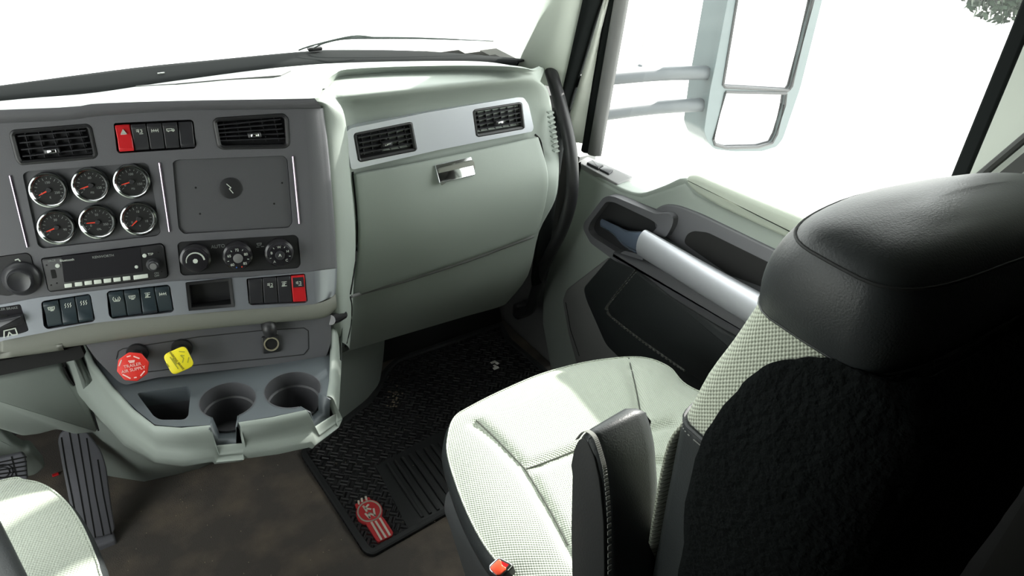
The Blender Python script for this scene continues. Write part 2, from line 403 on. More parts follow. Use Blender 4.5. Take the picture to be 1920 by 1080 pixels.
# A-pillar on the passenger side
ap = []
for k in range(6):
    t = k/5.0
    pxs = [(982, 112), (1020, 0)]; 
    e = Vector(WS[0][-1]).lerp(Vector(WS[3][-1]), t)
    z = e.z
    ap.append(e)
def pill(z0, xs):      # x positions and y for a height
    return z0
rows = []
top = Vector(WS[3][-1])
A0 = P(980, 113, 0, 1.003); A1 = P(1020, 0, 0, 1.01)
dirA = (A1-A0).normalized()
G0 = P(1046, 200, 0, 1.045); G1 = P(1090, 0, 0, 1.055); dirG = (G1-G0).normalized()
H0 = P(1068, 200, 0, 1.068); H1 = P(1126, 0, 0, 1.078); dirH = (H1-H0).normalized()
def at_z(p, d, z): return p+d*((z-p.z)/d.z)
for z in (0.80, 0.87, 0.95, 1.1, 1.3, 1.62):
    a, g = at_z(A0, dirA, z), at_z(G0, dirG, z)
    m_ = a.lerp(g, 0.5)+Vector((-0.012, -0.012, 0)) if z > 0.82 else a.lerp(g, 0.5)
    rows.append([a+Vector((0.03, 0.05, 0)), a, m_, g, g+Vector((0.03, 0.0, 0))])
bm = bmesh.new(); add_tube(bm, [at_z(A0, dirA, z)+Vector((-0.002, 0.001, 0)) for z in (0.845, 1.0, 1.3, 1.6)], 0.0022, 6); o = new_obj('trim_8', bm, 'gasket'); o['kind'] = 'structure'
o = loft('trim_3', rows, 'pillar_sage', ku=4, kv=3, solid=0.006); o['kind'] = 'structure'
rows = []
for z in (0.30, 0.55, 0.7, 0.87, 1.0, 1.3, 1.62):
    g, h = at_z(G0, dirG, z), at_z(H0, dirH, z)
    if z < 0.7: g.y = at_z(G0, dirG, 0.7).y; h.y = at_z(H0, dirH, 0.7).y
    rows.append([g+Vector((0.02, 0.03, 0)), g, g.lerp(h, 0.5)+Vector((-0.012, -0.006, 0)), h, h+Vector((0.02, 0.01, 0))])
o = loft('trim_4', rows, 'gasket', ku=3, kv=2, solid=0.004); o['kind'] = 'structure'
# dark band under the glass
gt = [(-0.74, 1.33), (-0.66, 1.42), (-0.45, 1.52), (-0.2, 1.57)]+[tuple(P(x, y, 2, 0.84))[:2] for x, y in ((0, 160), (250, 127), (400, 112), (560, 97), (640, 93), (800, 96), (960, 110), (985, 114))]
gb = [(-0.72, 1.27), (-0.62, 1.36), (-0.42, 1.44), (-0.2, 1.48)]+[tuple(P(x, y, 2, 0.846))[:2] for x, y in ((0, 192), (170, 177), (320, 155), (520, 129), (640, 122), (850, 118), (950, 117), (968, 118))]
o = loft('trim_5', [[(a, b+0.03, 0.80) for a, b in gt], [(a, b, 0.84) for a, b in gt], [(*lerp(Vector(a), Vector(b), 0.5), 0.846) for a, b in zip(gt, gb)], [(a, b, 0.846) for a, b in gb], [(a, b-0.01, 0.80) for a, b in gb]], 'gasket', kv=2, solid=0.004); o['kind'] = 'structure'
# B-pillar window seal
bm = bmesh.new(); add_box(bm, (1.105, 0.455, 1.13), (0.012, 0.022, 0.86)); o = new_obj('trim_6', bm, 'gasket', bevel=0.004); o['kind'] = 'structure'

# ------------------------------------------------------------------ DASHBOARD
dash = empty('dashboard', (0.2, 1.3, 0.0), 'wide truck dashboard with grey gauge stack, sage glovebox and cup holders below the windscreen', 'dashboard')
al, be = math.radians(-15), math.radians(15)
u = Vector((math.cos(al), math.sin(al), 0)); n0 = Vector((-u.y, u.x, 0)); v = math.cos(be)*Vector((0, 0, 1))+math.sin(be)*n0
PF = Frame(EYE+ray(200, 500)*1.2, u, v)          # centre stack plane, faces the driver
# --- centre stack face with openings
ventL = PF.pxs(Z(0, 180, 3.6, [(60, 262), (80, 228), (590, 186), (620, 210), (662, 400), (640, 424), (135, 468), (105, 430)]))
ventR = PF.pxs(Z(300, 180, 3.176, [(312, 150), (335, 128), (735, 102), (765, 130), (775, 290), (750, 312), (370, 320), (340, 300)]))
rockT = PF.pxs(Z(210, 215, 12, [(30, 190), (1780, 110), (1835, 160), (1900, 700), (1860, 765), (160, 875), (105, 820)]))
gaugeR = PF.pxs(Z(0, 180, 3.6, [(152, 530), (185, 508), (980, 450), (1005, 470), (1085, 920), (1060, 945), (290, 1030), (255, 1010)]))
blankR = PF.pxs(Z(300, 180, 3.176, [(75, 395), (100, 380), (735, 355), (760, 380), (790, 755), (770, 785), (140, 822), (110, 790)]))
climR = PF.pxs(Z(330, 435, 8, [(20, 190), (60, 148), (1780, 42), (1835, 85), (1872, 490), (1825, 545), (110, 655), (65, 615)]))
radioR = PF.pxs(Z(75, 450, 7.68, [(8, 262), (1745, 42), (1795, 85), (1855, 505), (1828, 548), (150, 750), (110, 715)]))
knobR = PF.pxs(Z(0, 430, 4.155, [(-110, 225), (210, 180), (245, 205), (285, 380), (245, 470), (60, 520), (-60, 500)]))
outer = [(-0.80, PF.px(0, 236)[1]+0.03)] + PF.pxs([(0, 231), (330, 207), (572, 204), (577, 274), (584, 400), (589, 508), (572, 510), (459, 519), (320, 527), (168, 546), (0, 571)]) + [(-0.80, PF.px(0, 571)[1])]
holed('centre_stack', PF, outer, [round_poly(h, 0.004) for h in (ventL, ventR, rockT, gaugeR, blankR, climR, radioR, knobR)], -0.02, 0.0, 'char', dash)
def bend(name, lft, rgt, h0, drop, m):
    rows_ = []
    for (a, b) in zip(lft, rgt):
        rows_.append([PF.L(*PF.px(a[0]+(b[0]-a[0])*t, a[1]+(b[1]-a[1])*t, h0-drop*t*t), h0-drop*t*t) for t in (0, 0.2, 0.4, 0.6, 0.8, 1.0)]+[PF.L(*PF.px(*b, h0-drop), h0-drop-0.015)])
    return loft(name, rows_, m, dash, ku=2, kv=3)
bend('stack_return', [(571.5, 204), (576.5, 274), (583.5, 400), (588.5, 508)], [(606, 203), (615, 274), (626, 400), (632, 502)], -0.0001, 0.013, 'char')
bm = bmesh.new(); add_plate(bm, PF, [(-0.80, outer[-1][1]-0.06), (-0.80, outer[0][1])]+PF.pxs([(0, 236), (596, 208), (618, 502), (612, 545), (0, 625)]), -0.06, -0.021)
new_obj('stack_housing', bm, 'black', dash)
plate('gauge_plate', PF, inset(gaugeR, 0.0005), -0.02, -0.004, 'char_deep', dash, rnd=0.004)
bp_ = plate('blank_panel', PF, inset(blankR, 0.0008), -0.02, -0.0035, 'char_deep', dash, rnd=0.004)
c = PF.px(432, 353, -0.003); lathe('round_cap', PF, c, [(0.0165, -0.0036), (0.0165, -0.0022), (0.0155, -0.0018), (0, -0.0018)], 'black', bp_)
strokes('scratch_mark', PF, [PF.pxs([(425, 345), (433, 352), (430, 354), (437, 362)], -0.0017)], 0.0012, -0.0018, -0.0012, 'white_mark', bp_)
for x, y in ((367, 352), (375, 401), (529, 343), (514, 382)): plate('screw_hole', PF, ring_pts(*PF.px(x, y, -0.003), 0.0016, n=10), -0.0037, -0.0030, 'void', bp_)
for pts in ([(19, 329), (52, 463)], [(299, 305), (318, 434)], [(549, 293), (561, 419)]):
    a, b = PF.pxs(pts); bm = bmesh.new(); add_tube(bm, [PF.L(*a, 0.0008), PF.L(*b, 0.0008)], 0.0017, 8); new_obj('chrome_strip', bm, 'strip_chrome', dash)

def vent(fr, poly, parent, hf, nsl, nv, knob_px, sl_tilt=0.35, frame_w=0.006, m='black', slm='rocker'):
    """louvred outlet: frame ring, back box, slats, vanes, chrome thumb tab"""
    pts = round_poly(poly, 0.006)
    fo, fi = inset(pts, 0.0006), inset(pts, frame_w)
    bm = bmesh.new(); n = len(pts)
    rg = [[bm.verts.new(fr.L(a, b, h)) for a, b in p] for p, h in ((fo, hf-0.012), (fo, hf+0.001), (inset(pts, frame_w*0.5), hf+0.002), (fi, hf-0.001), (fi, hf-0.014))]
    for r0, r1 in zip(rg, rg[1:]):
        for i in range(n): bm.faces.new((r0[i], r0[(i+1) % n], r1[(i+1) % n], r1[i]))
    bm.faces.new(rg[-1])
    vt = new_obj('air_vent', bm, m, parent)
    cs = sorted(poly); L = [p for p in poly]
    # corners of the inner area from the four extreme points
    ca = [min(L, key=lambda p: p[0]*s0+p[1]*s1) for s0, s1 in ((1, -1), (-1, -1), (-1, 1), (1, 1))]  # TL, TR, BR, BL
    cx = sum(p[0] for p in ca)/4; cy = sum(p[1] for p in ca)/4
    ca = [((a-cx)*(1-frame_w*2/0.11)+cx, (b-cy)*(1-frame_w*2/0.05)+cy) for a, b in ca]
    TL, TR, BR, BL = [Vector(p) for p in ca]
    bm = bmesh.new()
    for i in range(nsl):
        t = (i+0.5)/nsl; a = TL.lerp(BL, t); b = TR.lerp(BR, t); d = (b-a).normalized(); q = Vector((-d.y, d.x))
        if q.y < 0: q = -q
        hw = 0.0035
        p = [fr.L(*(a+q*hw*0.4), hf-0.0010), fr.L(*(b+q*hw*0.4), hf-0.0010), fr.L(*(b+q*hw*0.9), hf-0.010), fr.L(*(a+q*hw*0.9), hf-0.010)]
        dn = fr.v*0.0016
        vs = [bm.verts.new(x) for x in p]+[bm.verts.new(x-dn) for x in p]
        for f in ((0, 1, 2, 3), (7, 6, 5, 4), (0, 4, 5, 1), (3, 2, 6, 7), (0, 3, 7, 4), (1, 5, 6, 2)): bm.faces.new([vs[k] for k in f])
    new_obj('slats', bm, slm, vt, smooth=False)
    bm = bmesh.new()
    for i in range(nv):
        t = (i+0.5)/nv; a = TL.lerp(TR, t); b = BL.lerp(BR, t)
        add_strokes(bm, fr, [[tuple(a), tuple(b)]], 0.0010, hf-0.012, hf-0.004)
    new_obj('vanes', bm, slm, vt, smooth=False)
    k = fr.px(*knob_px, hf+0.004)
    plate('thumb_tab', fr, [(k[0]-0.010, k[1]-0.004), (k[0]+0.010, k[1]-0.0035), (k[0]+0.009, k[1]+0.0045), (k[0]-0.011, k[1]+0.004)], hf-0.006, hf+0.005, 'rocker', vt, bev=0.002, rnd=0.002)
    plate('chrome_insert', fr, [(k[0]-0.006, k[1]-0.0022), (k[0]+0.006, k[1]-0.002), (k[0]+0.0055, k[1]+0.003), (k[0]-0.006, k[1]+0.0025)], hf+0.004, hf+0.0062, 'chrome', vt, bev=0.001, rnd=0.001)
    return vt
vent(PF, ventL, dash, 0.0, 4, 5, (97, 284))
vent(PF, ventR, dash, 0.0, 5, 5, (478, 254))
# --- gauges
ndl = [205, 195, 193, 198, 180, 220]
for i, (x, y) in enumerate([(91, 357), (170, 348), (247, 341), (106, 427), (183, 417), (260, 411)]):
    c = PF.px(x, y, 0.004)
    g = lathe('gauge', PF, c, [(0.0195, -0.004), (0.0195, 0.0015), (0, 0.0015)], 'gauge_face', dash, n=40)
    lathe('bezel', PF, c, [(0.0262, -0.004), (0.0265, 0.002), (0.0250, 0.0055), (0.0232, 0.0062), (0.0212, 0.0045), (0.0195, 0.0015)], 'bezel_chrome', g, n=48, cap=False)
    a = math.radians(ndl[i]); ca, sa = math.cos(a), math.sin(a)
    pts = [(c[0]-sa*0.0013-ca*0.003, c[1]+ca*0.0013-sa*0.003), (c[0]+sa*0.0013-ca*0.003, c[1]-ca*0.0013-sa*0.003), (c[0]+sa*0.0005+ca*0.015, c[1]-ca*0.0005+sa*0.015), (c[0]-sa*0.0005+ca*0.015, c[1]+ca*0.0005+sa*0.015)]
    plate('needle', PF, pts, 0.0030, 0.0038, 'needle', g)
    lathe('needle_hub', PF, c, [(0.0035, 0.0015), (0.0035, 0.0042), (0.0028, 0.0048), (0, 0.0048)], 'black', g, n=20)
    bm = bmesh.new()
    for k in range(15):
        t = math.radians(215-k*250/14); r0 = 0.0150 if k % 3 == 0 else 0.0166
        add_strokes(bm, PF, [[(c[0]+r0*math.cos(t), c[1]+r0*math.sin(t)), (c[0]+0.0182*math.cos(t), c[1]+0.0182*math.sin(t))]], 0.0006, 0.0015, 0.0019)
    new_obj('scale_ticks', bm, 'dim_mark', g, smooth=False)
    for txt, t, s in (('0', 205, 0.0050), (('150', '60', '100', '30', '50', '10')[i], 90, 0.0048), (('250', '120', '150', '90', '350', '18')[i], -25, 0.0048), (('E', 'PSI', 'PSI', 'F', 'OIL', 'V')[i], 270, 0.0040)):
        t = math.radians(t); text('dial_text', txt, PF, c[0]+0.0110*math.cos(t), c[1]+0.0110*math.sin(t), 0.0016, s, 'dim_mark', g)
    t0 = math.radians(68); add = [(c[0]+0.0212*math.cos(t0+k*0.1), c[1]+0.0212*math.sin(t0+k*0.1)) for k in range(5)]

# --- rocker switches
ICON = {
    'lamp': [[(-.6, 0), (-.2, .35), (.3, .35), (.3, -.35), (-.2, -.35), (-.6, 0)], [(.45, .3), (.8, .35)], [(.45, 0), (.8, 0)], [(.45, -.3), (.8, -.35)]],
    'tri': [[(-.5, -.4), (0, .5), (.5, -.4), (-.5, -.4)], [(-.2, -.2), (0, .15), (.2, -.2), (-.2, -.2)]],
    'tyre': [[(-.5, .5), (-.7, 0), (-.5, -.5), (.5, -.5), (.7, 0), (.5, .5)], [(-.25, .2), (-.25, -.25), (.1, -.25)], [(.3, .25), (.3, -.25)]],
    'box': [[(-.6, .35), (.6, .35), (.5, -.2), (-.5, -.2), (-.6, .35)], [(-.3, .1), (.3, .1)], [(-.2, -.45), (.3, -.45)]],
    'truck': [[(-.7, -.2), (-.7, .2), (.3, .2), (.3, -.2), (-.7, -.2)], [(.3, .1), (.65, .1), (.75, -.2), (.3, -.2)], [(-.5, -.35), (-.3, -.35)], [(.4, -.35), (.6, -.35)], [(-.3, .5), (.2, .5)]],
    'axle': [[(-.6, 0), (.6, 0)], [(-.6, .3), (-.6, -.3)], [(.6, .3), (.6, -.3)], [(-.2, .25), (-.2, -.25)], [(.2, .25), (.2, -.25)]],
    'stack': [[(-.5, .5), (.5, .5)], [(0, .5), (0, -.3)], [(-.4, .15), (.4, .15)], [(-.5, -.45), (.5, -.45)], [(-.4, -.2), (.1, -.2)]],
    'heat': [[(-.5, -.4), (-.3, -.1), (-.5, .2), (-.3, .5)], [(0, -.4), (.2, -.1), (0, .2), (.2, .5)], [(.45, -.4), (.65, -.1), (.45, .2), (.65, .5)]],
    'horn': [[(-.6, -.2), (-.6, .2), (-.2, .2), (.2, .45), (.2, -.45), (-.2, -.2), (-.6, -.2)], [(.45, .2), (.7, .2)], [(.45, -.2), (.7, -.2)]],
    'plug': [[(-.5, .3), (-.1, .3)], [(-.5, 0), (-.1, 0)], [(-.1, .45), (-.1, -.2)], [(.2, .3), (.5, .3), (.5, -.2), (.2, -.2)], [(0, -.5), (.6, -.5)]],
}
def rocker_bank(fr, poly4, cols, h=0.0, depth=0.014, gap=0.0006, topgap=0.0015):
    TL, TR, BR, BL = [Vector(p) for p in poly4]; n = len(cols)
    for i, (mname, icon, tilt) in enumerate(cols):
        t0, t1 = i/n, (i+1)/n
        a, b, c_, d = TL.lerp(TR, t0), TL.lerp(TR, t1), BL.lerp(BR, t1), BL.lerp(BR, t0)
        dx = (b-a).normalized()*gap; dy = (d-a).normalized()*topgap
        a, b, c_, d = a+dx+dy, b-dx+dy, c_-dx-dy, d+dx-dy
        prof = [(0, -0.010), (0, 0.0005+0.003*tilt), (0.12, 0.0030+0.0035*tilt), (0.5, -0.0005), (0.88, 0.0030-0.0035*tilt), (1, 0.0005-0.003*tilt), (1, -0.010)]
        rows = []
        for t, hh in prof:
            l, r = a.lerp(d, t), b.lerp(c_, t)
            rows.append([fr.L(*l, h+hh), fr.L(*r, h+hh)])
        bm = bmesh.new(); vs = add_grid(bm, rows)
        bm.faces.new([r[0] for r in vs]); bm.faces.new([r[1] for r in reversed(vs)])
        rk = new_obj('rocker_switch', bm, mname, dash, bevel=0.0012, angle=50)
        if mname == 'red':
            tag(rk, 'red rocker switch')
            if icon == 'plug':
                e0, e1 = a.lerp(d, 0.06), b.lerp(c_, 0.06); e2, e3 = b.lerp(c_, 0.42), a.lerp(d, 0.42); sh = (b-a)*0.10
                plate('label_pad', fr, [tuple(e0+sh), tuple(e1-sh), tuple(e2-sh), tuple(e3+sh)], h-0.001, h+0.0044, 'rocker', rk)
        if icon:
            cc = (a+b+c_+d)/4; ttop = 0.27; q = a.lerp(d, ttop).lerp(b.lerp(c_, ttop), 0.5); ww = (b-a).length*0.36
            ex = (b-a).normalized(); ey = (a-d).normalized()
            ls = [[tuple(q+ex*(x*ww)+ey*(y*ww)) for x, y in ln] for ln in ICON[icon]]
            hh = 0.0018+0.0022*tilt
            strokes('icon', fr, ls, 0.0009, h+hh-0.002, h+hh+(0.0026 if mname == 'red' else 0.0010), 'white_mark', rk)
bk = PF.pxs(Z(210, 215, 12, [(45, 215), (1810, 125), (1880, 745), (165, 855)]))
rocker_bank(PF, bk, [('red', 'tri', -0.6), ('rocker', 'plug', 0.6), ('rocker', 'axle', 0.6), ('rocker', 'truck', 0.6), ('rocker', None, -0.5)])

# --- radio: its own unit in the stack
radio = empty('car_radio', PF.L(*PF.px(198, 503), 0), 'black single-slot stereo with small white buttons, set in the grey centre stack under the gauges', 'car radio')
ZR = lambda pts, h=0.004: PF.pxs(Z(75, 450, 7.68, pts), h)
plate('faceplate', PF, inset(radioR, 0.0015), -0.02, 0.004, 'black', radio, bev=0.0015, rnd=0.003)
plate('display', PF, ZR([(305, 240), (1440, 105), (1480, 455), (350, 610)]), 0.0035, 0.0046, 'black_gloss', radio, rnd=0.002)
for k, (x, y, r) in enumerate([(255, 370, .0032), (1505, 225, .0030), (1390, 385, .0026)]):
    lathe('round_button', PF, ZR([(x, y)])[0], [(r, 0.0035), (r, 0.0052), (r*0.8, 0.0058), (0, 0.0058)], 'white_mark', radio, n=18)
kc = ZR([(1630, 375)], 0.012)[0]
kb = lathe('volume_knob', PF, kc, [(0.0105, 0.003), (0.0105, 0.005), (0.0085, 0.0055), (0.0080, 0.013), (0.0065, 0.0145), (0, 0.0145)], 'rocker', radio)
lathe('knob_face', PF, kc, [(0.0050, 0.0142), (0.0050, 0.0150), (0, 0.0150)], 'grey_trim', kb)
for x0, x1, y in ((350, 460, 655), (500, 608, 635), (640, 746, 616), (775, 884, 601), (915, 1024, 585), (1055, 1160, 569), (1190, 1300, 551)):
    plate('preset_button', PF, ZR([(x0, y-24), (x1, y-34), (x1+5, y+20), (x0+8, y+32)]), 0.0035, 0.0056, 'white_mark', radio, bev=0.0004, rnd=0.0008)
pb = plate('preset_button', PF, ZR([(1345, 510), (1555, 485), (1562, 540), (1352, 570)]), 0.0035, 0.0056, 'white_mark', radio, bev=0.0004, rnd=0.0008)
rotp = -math.radians(0.5)
text('brand_text', 'KENWORTH', PF, *ZR([(910, 235)])[0], 0.0047, 0.0052, 'dim_mark', radio, 0)
text('mode_text', 'Bluetooth', PF, *ZR([(390, 288)])[0], 0.0047, 0.0048, 'white_mark', radio, 0)
text('label_text', 'SRCE', PF, *ZR([(170, 300)])[0], 0.0041, 0.0045, 'dim_mark', radio, 0)
text('label_text', 'TSP', PF, *ZR([(1592, 205)])[0], 0.0041, 0.0050, 'white_mark', radio, 0)
text('label_text', 'ON\nOFF', PF, *ZR([(1680, 497)])[0], 0.0041, 0.0042, 'dim_mark', radio, 0)
plate('usb_slot', PF, ZR([(150, 430), (215, 425), (240, 545), (175, 555)]), 0.0035, 0.0046, 'void', radio, rnd=0.001)
for x, y in ((95, 362), (160, 650), (243, 622), (1705, 178), (1752, 455)): plate('pin_hole', PF, ring_pts(*ZR([(x, y)])[0], 0.0012, n=8), 0.0038, 0.0044, 'void', radio)
reparent(radio)

# --- climate panel
cp = plate('climate_panel', PF, inset(climR, 0.0008), -0.02, -0.002, 'black', dash, rnd=0.004)
ZK = lambda pts, h=0: PF.pxs(Z(330, 435, 8, pts), h)
for i, (x, y) in enumerate([(290, 435), (930, 395), (1560, 350)]):
    c = ZK([(x, y)], 0.020)[0]
    k = lathe('climate_knob', PF, c, [(0.0235, -0.002), (0.0235, 0.003), (0.0225, 0.006), (0.0195, 0.008), (0.0190, 0.018), (0.0178, 0.020), (0.0150, 0.0205), (0, 0.0200)], 'black_gloss', cp, n=44)
    bm = bmesh.new()
    if i == 0:
        for s in range(12):
            t0, t1 = math.radians(5+s*15), math.radians(5+(s+1)*15); wd = 0.0012+0.0013*(1-s/12)
            add_strokes(bm, PF, [[(c[0]+0.0132*math.cos(t0), c[1]+0.0132*math.sin(t0)), (c[0]+0.0132*math.cos(t1), c[1]+0.0132*math.sin(t1))]], wd, 0.0203, 0.0208)
        add_plate(bm, PF, ring_pts(*c, 0.0038, n=7), 0.0203, 0.0212)
        new_obj('fan_scale', bm, 'white_mark', k, smooth=False)
    else:
        for s in range(9):
            t = math.radians(225-s*33.75); rr = 0.0142
            if s % 2:
                add_strokes(bm, PF, [[(c[0]+rr*math.cos(t), c[1]+rr*math.sin(t)), (c[0]+(rr+0.002)*math.cos(t), c[1]+(rr+0.002)*math.sin(t))]], 0.0008, 0.0203, 0.0208)
        new_obj('scale_ticks', bm, 'white_mark', k, smooth=False)
        for s in range(0, 9, 2):
            t = math.radians(225-s*33.75); rr = 0.0135
            text('dial_text', (['60', '65', '72', '80', '85'] if i == 1 else ['A', 'B', 'W', 'H', 'C'])[s//2], PF, c[0]+rr*math.cos(t), c[1]+rr*math.sin(t), 0.0204, 0.0058, 'white_mark', k)
        lathe('knob_cap', PF, c, [(0.0075, 0.0195), (0.0072, 0.0225), (0.006, 0.023), (0, 0.023)], 'grey_trim' if i == 1 else 'rocker', k)
        if i == 1:
            plate('cold_mark', PF, ring_pts(c[0]-0.004, c[1]-0.0145, 0.0010, n=8), 0.0203, 0.0209, 'blue_mark', k)
            plate('warm_mark', PF, ring_pts(c[0]+0.004, c[1]-0.0145, 0.0010, n=8), 0.0203, 0.0209, 'needle', k)
        else: strokes('icon', PF, [[(c[0]-.002, c[1]-.001), (c[0], c[1]+.003), (c[0]+.0015, c[1]-.0015)]], 0.0010, 0.0228, 0.0234, 'white_mark', k)
text('label_text', 'AUTO', PF, *ZK([(630, 222)])[0], -0.0018, 0.0075, 'dim_mark', cp, 0)
q = ZK([(1255, 200)])[0]; strokes('icon', PF, [[(q[0]-.004, q[1]+.003), (q[0]+.003, q[1]+.003), (q[0]+.002, q[1]), (q[0]-.003, q[1]), (q[0]-.004, q[1]+.003)], [(q[0]-.005, q[1]-.003), (q[0]-.001, q[1]-.003)], [(q[0]+.002, q[1]-.003), (q[0]+.006, q[1]-.003)]], 0.0010, -0.002, -0.0014, 'dim_mark', cp)

# --- headlamp knob plate at the left
kp = plate('knob_plate', PF, inset(knobR, 0.0008), -0.02, 0.0015, 'black', dash, rnd=0.006)
c = PF.px(36, 528, 0.018)
kk = lathe('headlamp_knob', PF, c, [(0.0260, 0.0), (0.0260, 0.004), (0.0235, 0.008), (0.0180, 0.011), (0.0165, 0.018), (0.0150, 0.020), (0.0125, 0.0185), (0, 0.018)], 'rocker', kp, n=40)
q = PF.px(31, 491, 0.0015); strokes('icon', PF, [[(q[0]-.006, q[1]-.002), (q[0]+.001, q[1]-.003), (q[0]+.005, q[1]), (q[0]+.003, q[1]+.004), (q[0]-.001, q[1]+.003)]], 0.0016, 0.001, 0.0021, 'white_mark', kp)

# --- silver band under the stack
bandT = [(0, 571), (75, 557), (168, 546), (320, 527), (459, 519), (572, 510), (590, 508)]
bandB = [(591, 570), (583, 571.5), (444, 582), (325, 592), (178, 606), (53, 630), (0, 641)]
b1 = PF.pxs(Z(0, 430, 4.155, [(322, 572), (340, 555), (690, 500), (708, 515), (742, 700), (725, 718), (370, 776), (340, 752)]))
b2 = PF.pxs(Z(0, 430, 4.155, [(832, 495), (850, 478), (1305, 428), (1325, 445), (1356, 628), (1338, 645), (875, 697), (848, 668)]))
cb = PF.pxs(Z(300, 430, 4.153, [(197, 412), (556, 374), (581, 602), (222, 632)]))
b3 = PF.pxs(Z(300, 430, 4.153, [(672, 382), (1128, 342), (1150, 560), (1130, 572), (712, 590), (690, 578)]))
lv = [(-0.30, PF.px(0, 576)[1]-0.004)]+PF.pxs(Z(0, 560, 13.5, [(0, 215), (520, 130), (735, 800), (590, 945), (0, 1062)]))+[(-0.30, PF.px(0, 640)[1])]
outer = [(-0.80, PF.px(0, 571)[1])]+PF.pxs(bandT)+PF.pxs(bandB)+[(-0.80, PF.px(0, 634)[1])]
lv2 = lv[1:5]+[]
lvc = PF.pxs(Z(0, 560, 13.5, [(-60, 222), (520, 130), (735, 800), (560, 865), (-60, 985)]))
holed('silver_band', PF, outer, [round_poly(h, 0.003) for h in (b1, b2, cb, b3, lvc)], -0.014, 0.0015, 'silver_band', dash)
rocker_bank(PF, PF.pxs(Z(0, 430, 4.155, [(330, 562), (700, 502), (738, 712), (370, 772)])), [('rocker_blue', 'box', 0.5), ('rocker_blue', 'heat', -0.5), ('rocker_blue', 'heat', -0.5)])
rocker_bank(PF, PF.pxs(Z(0, 430, 4.155, [(840, 482), (1318, 432), (1352, 640), (870, 695)])), [('rocker_blue', 'tyre', 0.5), ('rocker_blue', 'box', 0.5), ('rocker_blue', 'stack', -0.4), ('rocker_blue', 'axle', 0.5)])
rocker_bank(PF, PF.pxs(Z(300, 430, 4.153, [(682, 382), (1125, 346), (1145, 568), (695, 590)])), [('rocker', None, 0.3), ('rocker', 'plug', 0.3), ('rocker', 'stack', 0.3), ('red', 'plug', 0.3)])
bend('band_return', [(589.5, 508), (590, 540), (590.5, 570)], [(632, 503), (631, 530), (628, 554)], 0.0014, 0.013, 'silver_band')
# cubby: an open box behind the silver band
bx = bmesh.new(); ci = inset(cb, 0.005)
rr = [[bx.verts.new(PF.L(a, b, h)) for a, b in p] for p, h in ((inset(cb, 0.0005), -0.012), (inset(cb, 0.0005), 0.0035), (ci, 0.0015), (ci, -0.045))]
for r0, r1 in zip(rr, rr[1:]):
    for i in range(4): bx.faces.new((r0[i], r0[(i+1) % 4], r1[(i+1) % 4], r1[i]))
bx.faces.new(rr[-1]); cub = new_obj('open_cubby', bx, 'black', dash)
# trailer brake lever plate (cut by the left edge of the frame)
lp = plate('lever_plate', PF, inset(lvc, 0.0008), -0.014, 0.0015, 'black_gloss', dash, rnd=0.003)
c = PF.px(14, 606, 0.006); plate('lever_slot', PF, [(c[0]-.006, c[1]-.011), (c[0]+.005, c[1]-.011), (c[0]+.001, c[1]+.012), (c[0]-.009, c[1]+.012)], 0.001, 0.0022, 'void', lp)
plate('brake_lever', PF, PF.pxs([(-10, 603), (40, 592), (43, 608), (-10, 622)], 0.014), 0.001, 0.014, 'rocker', lp, bev=0.003, rnd=0.002)
c = PF.px(20, 624, 0.003); strokes('icon', PF, [[(c[0]-.010, c[1]-.006), (c[0]-.008, c[1]+.004), (c[0]+.007, c[1]+.006), (c[0]+.008, c[1]-.004), (c[0]+.001, c[1]-.004), (c[0]-.002, c[1]+.001), (c[0]-.005, c[1]-.006)]], 0.0016, 0.001, 0.0026, 'white_mark', lp)
text('label_text', 'TRAILER BRAKE', PF, *PF.px(8, 580, 0.003), 0.0022, 0.005, 'dim_mark', lp, 0)

# --- beige lip that curls under the band
LB = [(0, 671), (83, 656), (168, 643), (330, 621), (468, 607), (575, 598), (612, 592), (632, 575)]
LT = [(0, 640), (83, 623), (178, 605), (325, 591), (444, 581), (577, 571), (612, 564), (629, 552)]
def lrow(pts, h, extra): 
    q = PF.pxs(pts, h); return [PF.L(-0.80, q[0][1]+extra, h), PF.L(-0.45, q[0][1]+extra, h), PF.L(-0.20, q[0][1], h), PF.L(-0.08, q[0][1], h)]+[PF.L(a, b, h) for a, b in q]
mid = [((a+c_)/2, (b+d)/2) for (a, b), (c_, d) in zip(LT, LB)]
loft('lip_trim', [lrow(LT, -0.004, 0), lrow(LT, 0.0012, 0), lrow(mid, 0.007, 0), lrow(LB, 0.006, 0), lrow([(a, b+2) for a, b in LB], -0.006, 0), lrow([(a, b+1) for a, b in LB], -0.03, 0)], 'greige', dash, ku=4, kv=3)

# --- lower dark face with brake valves
h2 = -0.012
LF = Frame(PF.L(0, 0, h2), PF.u, PF.v)
face = [(-0.02, -0.02)]
face = LF.pxs([(160, 645), (168, 640), (330, 617), (468, 603), (620, 588), (621, 640), (612, 668), (600, 681), (493, 686), (294, 708), (236, 722), (222, 716), (180, 673)])
lf = plate('lower_face', LF, face, -0.02, 0, 'char', dash, rnd=0.006)
slot = LF.pxs([(-60, 690), (150, 650), (158, 668), (150, 675), (-60, 718)])
plate('side_slot', LF, slot, -0.02, -0.004, 'void', dash)
# engraved panel outline
gl = LF.pxs(Z(300, 430, 4.153, [(-340, 1010), (-325, 950), (-290, 930), (300, 838), (770, 790), (1120, 768), (1155, 790), (1158, 930), (1120, 975), (900, 1000), (300, 1055), (0, 1100), (-180, 1120)]), 0.0004)
strokes('panel_groove', LF, [gl], 0.0014, -0.001, 0.0005, 'black', lf)
